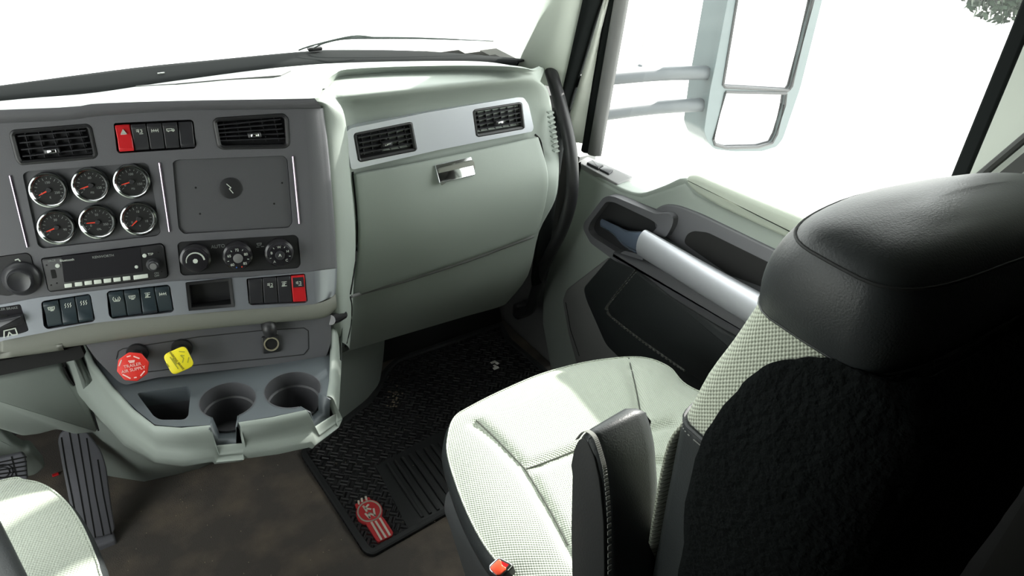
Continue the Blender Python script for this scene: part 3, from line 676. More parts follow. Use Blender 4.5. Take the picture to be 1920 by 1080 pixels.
# power socket and its cap
c = LF.px(509, 645, 0.006)
ps = plate('power_socket', LF, [(c[0]-.016, c[1]-.017), (c[0]+.015, c[1]-.017), (c[0]+.014, c[1]+.014), (c[0]-.015, c[1]+.014)], -0.002, 0.005, 'black', dash, bev=0.002, rnd=0.004)
lathe('metal_ring', LF, (c[0], c[1]), [(0.0125, 0.004), (0.0122, 0.008), (0.0105, 0.008), (0.0098, 0.004), (0.0095, -0.0015)], 'brass', ps, cap=False)
lathe('socket_well', LF, (c[0], c[1]), [(0.0096, 0.0056), (0.0, 0.0054)], 'void', ps)
t0 = LF.L(c[0]-0.004, c[1]+0.036, 0.0); c9 = LF.px(504, 611, 0.008); q9 = LF.px(507, 627, 0.016); tube('socket_cap', [LF.L(*c9, -0.002), LF.L(*c9, 0.010), LF.L(*LF.px(505, 616, 0.016), 0.016), LF.L(*q9, 0.014)], [0.0125, 0.0125, 0.012, 0.0105], 'black', ps, n=18)

# brake valves
VALVES = []
def valve(px_, py_, bx_, by_, mname, sides, rot, size, label, marks):
    hh = 0.050
    nd = (LF.n*0.9+LF.v*0.28).normalized()          # the buttons look up at the driver
    c0 = LF.px(px_, py_, hh)
    P0 = LF.L(*c0, hh); fu = LF.u; fv = nd.cross(fu)
    F = Frame(P0, fu, -(fu.cross(nd))); 
    if F.n.dot(nd) < 0: F = Frame(P0, fu, fu.cross(nd))
    k = empty('brake_valve_knob', P0); k.parent = dash; k['label'] = label
    bm = bmesh.new()
    add_plate(bm, F, round_poly([(size*math.cos(rot+2*math.pi*i/sides), size*math.sin(rot+2*math.pi*i/sides)) for i in range(sides)], size*(0.35 if sides == 4 else 0.10)), -0.006, 0.0, 0.0015)
    new_obj('button', bm, mname, k)
    base_ = P0-nd*0.052
    B0 = LF.L(*LF.px(bx_, by_, 0.004), 0.0); Pb = P0-nd*0.006
    bm = bmesh.new(); add_tube(bm, [Pb, Pb.lerp(B0, 0.45)], [0.012, 0.0105], 18); new_obj('neck', bm, mname, k)
    bm = bmesh.new(); add_tube(bm, [Pb.lerp(B0, 0.40), B0.lerp(Pb, 0.15), B0-(Pb-B0)*0.1], [0.008, 0.009, 0.0145], 20); new_obj('shaft', bm, 'black', k)
    bm = bmesh.new(); add_tube(bm, [B0-LF.n*0.004, B0+LF.n*0.006], [0.0175, 0.0160], 24); new_obj('collar', bm, 'black', k)
    bm = bmesh.new()
    for ln in marks[1]: add_strokes(bm, F, [[(x*size, y*size) for x, y in ln]], marks[2], -0.001, 0.0005)
    new_obj('marking', bm, marks[0], k, smooth=False)
    VALVES.append(k)
    return k, F
k, F = valve(249, 688, 257, 664, 'red_tag', 8, math.radians(8), 0.0235, 'red octagonal air brake knob', ('pink_mark', [[(-.62, .55), (-.8, .2)], [(-.25, .72), (-.05, .75)], [(.15, .68), (.45, .5)], [(-.65, -.4), (-.25, -.72)], [(0, -.72), (.12, -.72)], [(.4, -.65), (.65, -.4)], [(-.2, .42), (.15, .40)], [(-.15, .32), (.12, .32)]], 0.0018))
text('lettering', 'TRAILER\nAIR SUPPLY', F, 0, -0.001, 0.0002, 0.0068, 'pink_mark', k, math.radians(4))
k, F = valve(335, 676, 341, 655, 'yellow', 4, math.radians(62), 0.0255, 'yellow square air brake knob', ('olive', [[(-.45, .28), (-.1, -.5)], [(-.32, .18), (-.15, -.2)], [(.15, .3), (.3, .1), (.2, -.15)], [(.35, .25), (.2, .3)], [(-.7, -.1), (-.6, -.3)], [(.1, .55), (.4, .48)], [(.6, .1), (.5, -.2)]], 0.0014))
text('lettering', 'PARKING BRAKE', F, -0.003, 0.0, 0.0002, 0.0046, 'ink', k, math.radians(-62))

# --- cup holder tray
pz = LF.L(*LF.px(493, 686), 0).z; ZT = pz
T = Frame((0, 0, ZT), (1, 0, 0), (0, 1, 0))
c1 = T.px(427, 751); c2 = T.px(549, 731)
r1 = 0.5*(Vector(T.px(479, 741))-Vector(T.px(374, 757))).length; r2 = 0.5*(Vector(T.px(601, 721))-Vector(T.px(497, 740))).length
def arc(c, r, pa, pb, ccw, n=30):
    a0 = math.atan2(pa[1]-c[1], pa[0]-c[0]); a1 = math.atan2(pb[1]-c[1], pb[0]-c[0])
    if ccw and a1 < a0: a1 += 2*math.pi
    if not ccw and a1 > a0: a1 -= 2*math.pi
    return [(c[0]+r*math.cos(a0+(a1-a0)*i/n), c[1]+r*math.sin(a0+(a1-a0)*i/n)) for i in range(n+1)]
pL = T.pxs([(180, 674), (186, 690), (222, 735), (256, 769), (290, 796), (330, 800), (391, 797)])
n1a, n1b = T.pxs([(393, 797), (446, 792)]); n2a, n2b = T.pxs([(572, 769), (612, 744)])
pM = T.pxs([(447, 792), (510, 781)])
pR = T.pxs([(614, 740), (617, 715), (618, 690), (621, 660)])
# left-handed order around: start at back left, down the front edge, around each cup, up the right
def toward(c, p, r): d = Vector((p[0]-c[0], p[1]-c[1])).normalized(); return d
def chord(c, r, p, q):
    """where the notch side through p with direction of q hits the circle"""
    m_ = ((p[0]+q[0])/2, (p[1]+q[1])/2); d = Vector((c[0]-m_[0], c[1]-m_[1])).normalized(); perp = Vector((-d.y, d.x))
    out = []
    for s in (p, q):
        off = (Vector(s)-Vector(c)).dot(perp); off = max(-r*0.9, min(r*0.9, off)); w_ = Vector(c)+perp*off-d*math.sqrt(r*r-off*off); out.append((w_.x, w_.y))
    return out
ch1 = chord(c1, r1, n1a, n1b); ch2 = chord(c2, r2, n2a, n2b)
out_ = pL[:-1]+[n1a]+arc(c1, r1, ch1[0], ch1[1], False)+[n1b]+pM[1:]+[n2a]+arc(c2, r2, ch2[0], ch2[1], False)+[n2b]+pR
backp = T.pxs([(601, 679), (493, 684), (294, 706), (240, 722)])
out_ = out_+T.pxs([(624, 640)])+backp[:0]+[tuple(Vector(p)+Vector((0, 0.03))) for p in backp]
pocket = T.pxs([(256, 737), (352, 724), (358, 728), (353, 780), (345, 787), (300, 787), (288, 780)])
tray = holed('cup_holder_tray', T, out_, [round_poly(pocket, 0.006)], -0.030, 0.0, 'char_blue', dash)
bm = bmesh.new(); add_plate(bm, T, round_poly(inset(pocket, -0.003), 0.006), -0.075, -0.070)
pk = round_poly(inset(pocket, -0.001), 0.006); lo_ = [bm.verts.new(T.L(a, b, -0.07)) for a, b in pk]; hi_ = [bm.verts.new(T.L(a, b, -0.028)) for a, b in pk]
for i in range(len(pk)): bm.faces.new((lo_[i], lo_[(i+1) % len(pk)], hi_[(i+1) % len(pk)], hi_[i]))
new_obj('pocket_well', bm, 'char_deep', tray)
for c, r, pa, pb in ((c1, r1, n1a, n1b), (c2, r2, n2a, n2b)):
    # cup well: rim bead, wall with step, bottom; open towards the notch above the notch floor
    bm = bmesh.new(); ch = chord(c, r, pa, pb)
    ar = arc(c, r, ch[0], ch[1], False, 36)
    rows = []
    for sc, h in ((1.03, 0.0008), (1.0, 0.001), (0.985, -0.004), (0.97, -0.026), (0.90, -0.028), (0.86, -0.075)):
        rows.append([T.L(c[0]+(a-c[0])*sc, c[1]+(b-c[1])*sc, h) for a, b in ar])
    add_grid(bm, rows)
    full = ring_pts(*c, r*0.90, n=40); lo2 = [bm.verts.new(T.L(c[0]+(a-c[0])*0.95, c[1]+(b-c[1])*0.95, -0.075)) for a, b in full]; hi2 = [bm.verts.new(T.L(a, b, -0.030)) for a, b in full]
    for i in range(40): bm.faces.new((lo2[i], lo2[(i+1) % 40], hi2[(i+1) % 40], hi2[i]))
    bm.faces.new(lo2)
    cw = new_obj('cup_well', bm, 'char_deep', tray)
    # notch channel: floor and two cheeks
    m_ = Vector(((pa[0]+pb[0])/2, (pa[1]+pb[1])/2)); d = (Vector(c)-m_).normalized()
    A_, B_ = Vector(pa)-d*0.010, Vector(pb)-d*0.010; Ci, Di = Vector(ch[0])-d*0.0005, Vector(ch[1])-d*0.0005
    q = (B_-A_).normalized()*0.004
    bm = bmesh.new()
    add_grid(bm, [[T.L(*A_, 0.0006), T.L(*(A_+q*0.6), 0.0), T.L(*(A_+q*2), -0.036), T.L(*(B_-q*1.5), -0.036), T.L(*(B_-q*0.6), 0.0), T.L(*B_, 0.0006)],
                  [T.L(*Ci, 0.0006), T.L(*(Ci+q*0.6), 0.0), T.L(*(Ci+q*2), -0.034), T.L(*(Di-q*1.5), -0.034), T.L(*(Di-q*0.6), 0.0), T.L(*Di, 0.0006)]])
    new_obj('cup_notch', bm, 'char_blue', tray, solid=0.001)

# --- sage console shell round the tray
def col(p, ztop, zb, ob, floor_xy, out=0.010):
    return (Vector(p), ztop, zb, ob, Vector(floor_xy))
fr_pts = pL[1:-1]
cols = []
def W(x, y, z): return Vector(P(x, y, 2, z))
# each column: inner top edge, outer top edge, belly, tuck, floor
def ncol(ix, iy, dxy, ztop, belly, flo):
    i_ = Vector((ix, iy)); d = Vector(dxy).normalized()
    return [Vector((i_.x, i_.y, ztop)), Vector((i_.x+d.x*0.004, i_.y+d.y*0.004, ztop+0.0015)), Vector((i_.x+d.x*0.011, i_.y+d.y*0.011, ztop-0.006)), Vector((i_.x+d.x*0.014, i_.y+d.y*0.014, ztop-0.028 if ztop > ZT-0.01 else ztop-0.012)), Vector(belly), Vector((belly[0]*0.5+flo[0]*0.5, belly[1]*0.5+flo[1]*0.5, belly[2]*0.72)), Vector(flo)]
lf_ = P(150, 905, 2, 0.0)
cols = [
    ncol(*T.px(165, 655), (-1, -0.4), ZT+0.02, P(128, 668, 2, ZT+0.01), (-0.02, 1.48, 0.30)),
    ncol(*T.px(180, 680), (-1, -0.5), ZT, P(150, 735, 2, 0.42), P(150, 880, 2, 0.0)),
    ncol(*T.px(214, 726), (-1, -0.7), ZT, P(192, 790, 2, 0.40), P(206, 893, 2, 0.0)),
    ncol(*T.px(252, 768), (-0.7, -1), ZT, P(232, 835, 2, 0.39), P(270, 903, 2, 0.0)),
    ncol(*T.px(290, 798), (-0.3, -1), ZT, P(290, 868, 2, 0.40), P(330, 890, 2, 0.0)),
    ncol(*T.px(340, 802), (-0.1, -1), ZT, P(345, 876, 2, 0.41), P(372, 879, 2, 0.0)),
    ncol(*n1a, (0, -1), ZT, P(398, 866, 2, 0.41), (0.27, 1.39, 0)),
    ncol(n1a[0]+0.001, n1a[1]-0.009, (0, -1), ZT-0.036, P(400, 866, 2, 0.41), (0.275, 1.39, 0)),
    ncol(n1b[0]-0.001, n1b[1]-0.009, (0.1, -1), ZT-0.036, P(450, 861, 2, 0.41), (0.30, 1.39, 0)),
    ncol(*n1b, (0.1, -1), ZT, P(452, 861, 2, 0.41), (0.305, 1.39, 0)),
    ncol(*T.px(510, 782), (0.2, -1), ZT, P(520, 852, 2, 0.41), (0.36, 1.39, 0)),
    ncol(*n2a, (0.4, -1), ZT, P(575, 840, 2, 0.41), (0.40, 1.39, 0)),
    ncol(n2a[0]+0.006, n2a[1]-0.007, (0.5, -1), ZT-0.036, P(578, 839, 2, 0.41), (0.405, 1.39, 0)),
    ncol(n2b[0]+0.006, n2b[1]-0.008, (1, -0.5), ZT-0.036, P(621, 806, 2, 0.41), (0.43, 1.39, 0)),
    ncol(*n2b, (1, -0.5), ZT, P(622, 804, 2, 0.41), (0.44, 1.39, 0)),
    ncol(*T.px(617, 715), (1, -0.2), ZT, P(631, 770, 2, 0.40), (0.45, 1.40, 0)),
    ncol(*T.px(620, 660), (1, -0.1), ZT+0.01, P(637, 680, 2, 0.42), (0.46, 1.42, 0)),
    ncol(*T.px(622, 625), (1, -0.1), ZT+0.04, P(639, 610, 2, 0.50), (0.47, 1.45, 0)),
]
rows = [[c_[j] for c_ in cols] for j in range(7)]
cols2 = [dense([r[i] for r in rows], 4) for i in range(len(cols))]
rows2 = [[c_[j] for c_ in cols2] for j in range(len(cols2[0]))]
bm = bmesh.new(); add_grid(bm, rows2); new_obj('console_shell', bm, 'sage', dash, angle=50)
# --- small hook at the right corner of the stack
bm = bmesh.new(); a = P(620, 600, 1, 1.06); b = P(644, 590, 1, 1.09); add_tube(bm, [a, a.lerp(b, .5), b], [0.009, 0.010, 0.008], 12); new_obj('bag_hook', bm, 'black_gloss', dash)

# --- passenger side shell, from the panel edge across the glovebox
def prof(pl, xl, pr, xr, n=4):
    L_ = P(*pl, 0, xl); R_ = P(*pr, 0, xr); return L_, R_
rowsP = []
xl, xr = 0.53, 0.95
edge = [(606, 203), (611, 250), (618, 318), (626, 400), (631, 470), (635, 540), (637, 600), (638, 640)]
left = [(641, 205), (652, 248), (660, 318), (667, 400), (667, 470), (655, 555), (648, 610), (640, 662)]
right = [(1024, 175), (1032, 215), (1041, 270), (1043, 325), (1036, 378), (1006, 438), (985, 520), (945, 572)]
rxs = [0.955, 0.957, 0.958, 0.955, 0.95, 0.935, 0.935, 0.935]
SHL = []
for (e, l, r, rx) in zip(edge, left, right, rxs):
    E_ = PF.L(*PF.px(*e, -0.014), -0.014) if e[1] < 560 else P(*e, 0, 0.435 if e[1] < 620 else 0.44)
    L_ = P(*l, 0, xl); R_ = P(*r, 0, rx)
    if e[1] < 300: L_.y = 1.209; R_ = P(*r, 1, 1.209)
    elif e[1] < 330: L_.y = 1.209; R_ = P(*r, 1, 1.195)
    if e[1] < 210: L_ = P(643, 203, 1, 1.199); R_ = P(1022, 170, 1, 1.192)
    row = [E_+Vector((-0.03, 0.04, 0)), E_, E_.lerp(L_, 0.45)+Vector((0.012, -0.014, 0)), L_]+[L_.lerp(R_, t) for t in (0.25, 0.5, 0.75, 1)]+[R_+Vector((0.004, 0.03, 0)), R_+Vector((-0.01, 0.14, 0))]
    SHL.append(row)
# top surface rows, behind the front edge
tE = PF.L(*PF.px(604, 190, -0.012), -0.012)
topf = [tE+Vector((-0.03, 0.04, 0)), tE, P(622, 180, 2, 0.889), P(645, 183, 2, 0.886), P(740, 174, 2, 0.886), P(850, 163, 2, 0.884), P(940, 155, 2, 0.880), P(1000, 150, 2, 0.872), P(1014, 150, 1, 1.20), P(1016, 130, 1, 1.33)]
bk_ = [(612, 168), (618, 160), (628, 150), (645, 143), (740, 136), (850, 133), (940, 133), (985, 136)]
topb = [P(x, y, 2, 0.893) for x, y in bk_]+[P(1005, 134, 2, 0.885), P(1016, 128, 2, 0.87)]
topm = [a.lerp(b, 0.5)+Vector((0, 0, 0.003)) for a, b in zip(topf, topb)]
stT_ = [P(x, y, 2, 0.907) for x, y in ((600, 166), (612, 150), (628, 138), (650, 130), (740, 125), (850, 123), (940, 124), (983, 128))]+[P(1002, 132, 2, 0.893), P(1016, 127, 2, 0.873)]
topb0 = [a+Vector((0, 0, 0.0015)) for a in topb]; topb1 = [a.lerp(b, 0.06) for a, b in zip(topb, topm)]
stT0 = [a.lerp(b, 0.12) for a, b in zip(stT_, topb)]
shell = loft('passenger_shell', [[a+Vector((0, 0.01, 0)) for a in stT_], stT_, stT0, topb0, topb1, topm, topf]+SHL, 'sage', dash, ku=4, kv=4)
SB = bvh_of(shell)
# step band (vertical riser seen dark between the two sunlit tops)
rT = [(-0.80, 1.30, 0.93), (-0.5, 1.30, 0.93)]
rimF = PF.pxs([(0, 232), (187, 218), (333, 208), (500, 205), (603, 203)])
rimF = [PF.L(-0.80, rimF[0][1]+0.02, -0.001)]+[PF.L(a, b, -0.001) for a, b in rimF]
rimU = [PF.L(-0.80, PF.px(0, 206, 0.012)[1]+0.02, 0.012)]+[PF.L(*PF.px(x, y, 0.012), 0.012) for x, y in ((0, 206), (187, 194), (333, 189), (500, 186), (590, 184))]
rimM = [a.lerp(b, 0.5)+PF.n*0.007 for a, b in zip(rimF, rimU)]
rimFF = [p-PF.n*0.02 for p in rimF]
# riser line continues up to the right along the step
stepB = bk_[:]; stepT = [(600, 166), (612, 150), (628, 138), (650, 130), (740, 125), (850, 123), (940, 124), (983, 128)]
stB = [P(x, y, 2, 0.893) for x, y in stepB]; stT = [P(x, y, 2, 0.907) for x, y in stepT]
loft('visor_rim', [[a for a in rimFF], rimF, rimM, rimU], 'char', dash, ku=4, kv=3)
# top pad: from rim/step up to the dark band below the glass
frontL = rimU+[P(600, 178, 2, 0.912)]+[Vector(p) for p in stT[1:]]
gb3 = [Vector((a, b, 0.848)) for a, b in gb]
gbd = dense(gb3, 8); 
fd = dense(frontL, 8)
def resample(pts, n):
    d = [0]; 
    for a, b in zip(pts, pts[1:]): d.append(d[-1]+(b-a).length)
    out = []
    for i in range(n):
        t = d[-1]*i/(n-1); k = 0
        while k < len(d)-2 and d[k+1] < t: k += 1
        f = (t-d[k])/max(1e-9, d[k+1]-d[k]); out.append(pts[k].lerp(pts[k+1], f))
    return out
def by_x(pts, xs):
    out = []
    for x in xs:
        best = pts[-1] if x > pts[-1].x else pts[0]
        for a, b in zip(pts, pts[1:]):
            if min(a.x, b.x) <= x <= max(a.x, b.x) and abs(b.x-a.x) > 1e-9: best = a.lerp(b, (x-a.x)/(b.x-a.x)); break
        out.append(best.copy())
    return out
xs = [p.x for p in fd]
back = by_x(gbd, xs)
rows = []
for t in (0, 0.08, 0.5, 1.0):
    rows.append([a.lerp(b, t)+Vector((0, 0, 0.006*math.sin(math.pi*min(1, t*1.2)) if t > 0 else 0)) for a, b in zip(fd, back)])
tp = loft('top_pad', rows, 'sage_top', dash, ku=1, kv=4)
TB = bvh_of(tp)
# shadow of the dash ledge, modelled as a narrow grey strip on the pad
dl = [cast(TB, x, y, 0.002) for x, y in [(255, 163), (330, 157), (430, 147), (540, 135), (546, 134), (527, 143), (430, 150), (330, 159)]]
if all(dl):
    bm = bmesh.new(); vs = [bm.verts.new(p) for p in dl]; ws_ = [bm.verts.new(p-Vector((0, 0, 0.006))) for p in dl]; bm.faces.new(vs)
    for i in range(8): bm.faces.new((vs[i], vs[(i+1) % 8], ws_[(i+1) % 8], ws_[i]))
    new_obj('ledge_shadow', bm, 'grey_trim', dash)
c = P(302, 137, 2, 0.849); box('clip_mark', c, (0.012, 0.003, 0.0015), 'white_mark', dash); 

# --- silver vent trim on the passenger side
GF = Frame((0, 1.197, 0), (1, 0, 0), (0, 0, 1))
ZG = lambda pts, h=0: GF.pxs(Z(630, 160, 3.6, pts), h)
so = ZG([(68, 335), (78, 305), (105, 288), (600, 188), (1235, 80), (1268, 84), (1300, 130), (1335, 285), (1325, 312), (700, 435), (104, 572), (84, 450)])
v1 = ZG([(118, 340), (128, 322), (500, 247), (515, 252), (548, 432), (535, 446), (165, 520), (148, 510)])
v2 = ZG([(922, 178), (935, 162), (1240, 113), (1256, 120), (1275, 285), (1262, 298), (960, 352), (944, 342)])
holed('vent_trim', GF, round_poly(so, 0.006), [round_poly(v1, 0.003), round_poly(v2, 0.003)], -0.016, 0.0, 'silver', dash, bevel=0.0015)
vent(GF, v1, dash, -0.001, 4, 6, (727, 271), frame_w=0.006)
vent(GF, v2, dash, -0.001, 4, 6, (938, 230), frame_w=0.006)
# --- glovebox lid and latch
gl_l = [(660, 323), (667, 400), (667, 470), (656, 550)]; gl_r = [(1003, 254), (1021, 320), (1018, 372), (1003, 432)]
gx = [0.93, 0.93, 0.928, 0.925]
rows = []
for (l, r, x) in zip(gl_l, gl_r, gx):
    L_ = P(*l, 0, 0.532)+Vector((0, -0.008, 0)); R_ = P(*r, 0, x)+Vector((0, -0.008, 0))
    rows.append([L_]+[L_.lerp(R_, t)+Vector((0, -0.004*math.sin(math.pi*t), 0)) for t in (0.25, 0.5, 0.75)]+[R_])
lid = loft('glovebox_lid', rows, 'sage', dash, ku=5, kv=5)
md = lid.modifiers.new('solid', 'SOLIDIFY'); md.thickness = 0.012; md.offset = 0
md = lid.modifiers.new('bevel', 'BEVEL'); md.width = 0.004; md.segments = 3; md.limit_method = 'ANGLE'
LBV = bvh_of(lid)
lq = cast(LBV, 855, 325)
LFm = Frame(lq+Vector((0, -0.006, 0)), (1, 0, 0), (0, 0.02, 1)); LFt = Frame(lq+Vector((0, -0.016, 0)), (1, 0, 0), (0, 0.72, 1))
plate('latch_recess', LFm, round_poly(LFm.pxs([(820, 318), (888, 300), (896, 345), (890, 356), (842, 368), (830, 360)]), 0.006), -0.004, 0.0015, 'greige', lid, bev=0.001)
plate('chrome_latch', LFt, round_poly(LFt.pxs([(816, 309), (884, 293), (892, 328), (825, 344)]), 0.003), -0.008, 0.0, 'chrome', lid, bev=0.0015)
# dark seam lines round the lid and between knee panels
for pts in ([(661, 322), (668, 400), (668, 470), (656, 552)], [(1003, 252), (1014, 268), (1022, 325), (1018, 374), (1004, 428)]):
    q = on_surf(SB, pts, 0.0005); 
    if len(q) > 3: bm = bmesh.new(); add_tube(bm, q, 0.0020, 6); new_obj('panel_seam', bm, 'void', dash)
q = on_surf(SB, [(656, 556), (659, 575), (657, 610), (648, 650)], 0.0002)
if len(q) > 3: bm = bmesh.new(); add_tube(bm, q, 0.0018, 6); new_obj('panel_seam', bm, 'void', dash)
q = on_surf(SB, [(658, 556), (760, 527), (880, 488), (1000, 443)], -0.0005)
if len(q) > 3: bm = bmesh.new(); add_tube(bm, q, 0.0035, 6); new_obj('panel_seam', bm, 'grey_trim', dash)
# comb of the side defroster
bm = bmesh.new()
for i in range(9):
    p = P(1034+i*1.3, 212+i*9, 0, 0.962); add_box(bm, p+Vector((0, 0.004, 0)), (0.012, 0.010, 0.003))
new_obj('side_grille', bm, 'sage', dash)
# tunnel / footwell moulding below the knee panel
rows = [[(0.40, 1.36, 0.40), (0.53, 1.36, 0.30), (0.66, 1.42, 0.27), (0.72, 1.55, 0.27)],
        [(0.44, 1.34, 0.25), (0.56, 1.36, 0.20), (0.69, 1.43, 0.18), (0.735, 1.55, 0.18)],
        [(0.46, 1.345, 0.08), (0.57, 1.37, 0.08), (0.69, 1.44, 0.07), (0.735, 1.55, 0.08)],
        [(0.44, 1.345, -0.01), (0.55, 1.37, -0.01), (0.665, 1.43, -0.01), (0.715, 1.50, -0.01)]]
tn = loft('trim_7', rows, 'sage', ku=5, kv=4); tn['kind'] = 'structure'
# driver's knee panel and footwell trims
KF = Frame((0, 1.25, 0), (1, 0, 0), (0, 0, 1))
ZP = lambda fr, pts, h=0: fr.pxs(Z(0, 620, 2.347, pts), h)
kn = ZP(KF, [(-200, 245), (0, 215), (200, 172), (272, 157), (300, 205), (328, 240), (360, 236), (372, 260), (436, 435), (425, 452), (330, 462), (250, 440), (170, 462), (100, 470), (-200, 380)])
plate('driver_knee_panel', KF, round_poly(kn, 0.006), -0.03, 0, 'sage', dash, bev=0.006)
q = ZP(KF, [(278, 160), (300, 205), (325, 242)], 0.001); strokes('panel_seam', KF, [q], 0.0025, -0.002, 0.0008, 'void', dash)
q = ZP(KF, [(362, 238), (400, 330), (434, 440)], 0.001); strokes('panel_seam', KF, [q], 0.0028, -0.002, 0.0008, 'void', dash)
q = ZP(KF, [(-100, 330), (0, 318), (200, 268), (330, 240)], 0.001)
KF2 = Frame((0, 1.33, 0), (1, 0, 0), (0, 0.1, 1))
plate('steering_column_shroud', KF2, round_poly(ZP(KF2, [(-200, 380), (0, 428), (60, 490), (105, 520), (140, 520), (205, 600), (160, 640), (100, 650), (-200, 700)]), 0.008), -0.03, 0, 'sage', dash, bev=0.006)
reparent(dash)
for k in VALVES: reparent(k)

# ------------------------------------------------------------------ pedals
def pedal(fr, pts, th, name, label, loc, grooves, gw=0.0028):
    k = empty(name, loc, label, 'pedal')
    pd = plate('pad', fr, round_poly(pts, 0.014), -th, 0, 'rubber_pad', k, bev=0.003)
    strokes('groove', fr, grooves, gw, -0.0005, 0.0004, 'void', k)
    return k
mat('rubber_pad', (0.16, 0.16, 0.18), 0.55, bump=(500, 0.2))
AF = Frame((0, 1.275, 0.02), (1, 0, 0), (0, 0.45, 0.89))
ZA = lambda pts, h=0: AF.pxs(Z(0, 800, 3.858, pts), h)
ac = pedal(AF, ZA([(420, 110), (440, 50), (500, 15), (590, 8), (645, 55), (735, 180), (770, 290), (805, 560), (838, 770), (690, 806), (590, 820), (505, 560), (460, 330)]), 0.014, 'accelerator_pedal', 'tall black ribbed accelerator pedal standing on the floor left of the console', AF.L(0, 0, -0.02),
           [ZA([(445, 80), (480, 300), (560, 700)]), ZA([(500, 25), (560, 360), (640, 810)]), ZA([(560, 18), (620, 380), (690, 800)]), ZA([(628, 85), (690, 480), (750, 785)]), ZA([(708, 240), (750, 500), (805, 775)])])
box('heel_block', AF.L(ZA([(760, 810)])[0][0]-0.02, ZA([(760, 815)])[0][1]-0.012, -0.014), (0.075, 0.03, 0.03), 'rubber_pad', ac, bevel=0.005)
reparent(ac)
BF = Frame((0, 1.27, 0.15), (1, 0, 0), (0, 0.35, 0.94))
ZB = lambda pts, h=0: BF.pxs(Z(0, 800, 3.858, pts), h)
bpd = pedal(BF, ZB([(-220, 260), (0, 232), (160, 194), (186, 212), (205, 372), (190, 384), (0, 400), (-220, 420)]), 0.012, 'brake_pedal', 'square ribbed brake pedal at the left edge, above the pale seat corner', BF.L(0, 0, -0.02),
            [ZB([(-200, 262+i*28), (0, 258+i*28), (190, 218+i*33)]) for i in range(5)]+[ZB([(85, 218), (125, 380)])])
q = ZB([(20, 330)])[0]
bm = bmesh.new()
for rr_ in (0.010, 0.015): 
    pts = ring_pts(*q, rr_, n=20); add_strokes(bm, BF, [pts+[pts[0]]], 0.0015, 0.0, 0.0012)
new_obj('emblem', bm, 'black', bpd)
tube('pedal_arm', [BF.L(q[0]-0.03, q[1], -0.012), BF.L(q[0]-0.03, q[1]+0.06, -0.04), (q[0]-0.03, 1.50, 0.42)], 0.010, 'black', bpd, n=10)
reparent(bpd)

# ------------------------------------------------------------------ floor mat
MF = Frame((0, 0, 0.0), (1, 0, 0), (0, 1, 0))
mp_ = MF.pxs([(560, 850), (600, 826), (640, 790), (690, 752), (707, 725), (716, 700), (735, 672), (765, 650), (850, 628), (940, 606)])+[(1.09, 1.44), (1.10, 1.25), (1.09, 0.97)]+MF.pxs([(840, 966), (700, 1046), (683, 1040)])
mp_ = [(x, min(y, 1.515)) for x, y in mp_]
fm = empty('floor_mat', (0.75, 1.2, 0.0), 'black rubber floor mat with basket weave and a red emblem, in the passenger footwell', 'floor mat')
mo = round_poly(mp_, 0.02, 5)
plate('mat_base', MF, mo, 0.0005, 0.006, 'mat_rubber', fm)
ri = inset(mo, 0.016)
bm = bmesh.new(); n = len(mo)
rg = [[bm.verts.new(MF.L(a, b, h)) for a, b in p] for p, h in ((mo, 0.0005), (mo, 0.009), (inset(mo, 0.003), 0.0115), (inset(mo, 0.013), 0.0115), (ri, 0.0062))]
for r0, r1 in zip(rg, rg[1:]):
    for i in range(n): bm.faces.new((r0[i], r0[(i+1) % n], r1[(i+1) % n], r1[i]))
new_obj('raised_rim', bm, 'rubber', fm)
rp = MF.pxs([(705, 874), (718, 866), (818, 812)], 0.008)+[(0.83, 1.19)]+[(0.83, 1.0)]+MF.pxs([(838, 962), (776, 998), (768, 996)], 0.008)
heel = plate('heel_pad', MF, rp, 0.004, 0.0085, 'rubber', fm, bev=0.001)
bm = bmesh.new()
x0, x1 = rp[0][0], 0.83
for i in range(14):
    x = 0.567+i*0.0195; add_box(bm, (x, 1.088, 0.0105), (0.007, 0.178, 0.006), Matrix.Rotation(math.radians(-2), 3, 'Z'))
new_obj('heel_rib', bm, 'rubber', heel, bevel=0.0015)
ZL = lambda pts, h=0.013: MF.pxs(Z(630, 900, 7.714, pts), h)
ctr = ZL([(480, 450)])[0]
# oval axes from the picture of the oval lying on the mat
oo = ZL([(282, 470), (310, 350), (400, 285), (500, 265), (600, 300), (665, 370), (678, 450), (655, 530), (600, 590), (500, 620), (400, 620), (320, 570)])
em = plate('emblem', MF, oo, 0.006, 0.0115, 'red_rubber', fm, bev=0.001, rnd=0.01); em['label'] = 'red rubber emblem with cream letters'
plate('emblem_tab', MF, ZL([(270, 345), (480, 232), (500, 270), (400, 400), (300, 400)]), 0.006, 0.011, 'red_rubber', em, rnd=0.002)
plate('emblem_tail', MF, ZL([(420, 600), (640, 500), (690, 540), (830, 750), (800, 800), (620, 885), (590, 870)]), 0.006, 0.011, 'red_rubber', em, rnd=0.003)
ov = ZL([(315, 465), (335, 385), (410, 320), (500, 300), (580, 325), (635, 385), (645, 455), (615, 525), (560, 570), (480, 592), (400, 580), (340, 530)])
ovd = [tuple(v_)[:2] for v_ in dense([Vector((a, b, 0)) for a, b in ov], 3, True)]
bm = bmesh.new(); add_strokes(bm, MF, [ovd+[ovd[0]]], 0.0032, 0.0112, 0.0128)
for ln in ([(395, 375), (445, 450)], [(468, 355), (422, 408), (500, 420)], [(425, 485), (487, 545), (478, 475), (562, 510), (545, 415)], [(325, 300), (330, 345)], [(370, 265), (378, 310)], [(430, 240), (442, 285)]):
    add_strokes(bm, MF, [ZL(ln)], 0.0042, 0.0112, 0.0130)
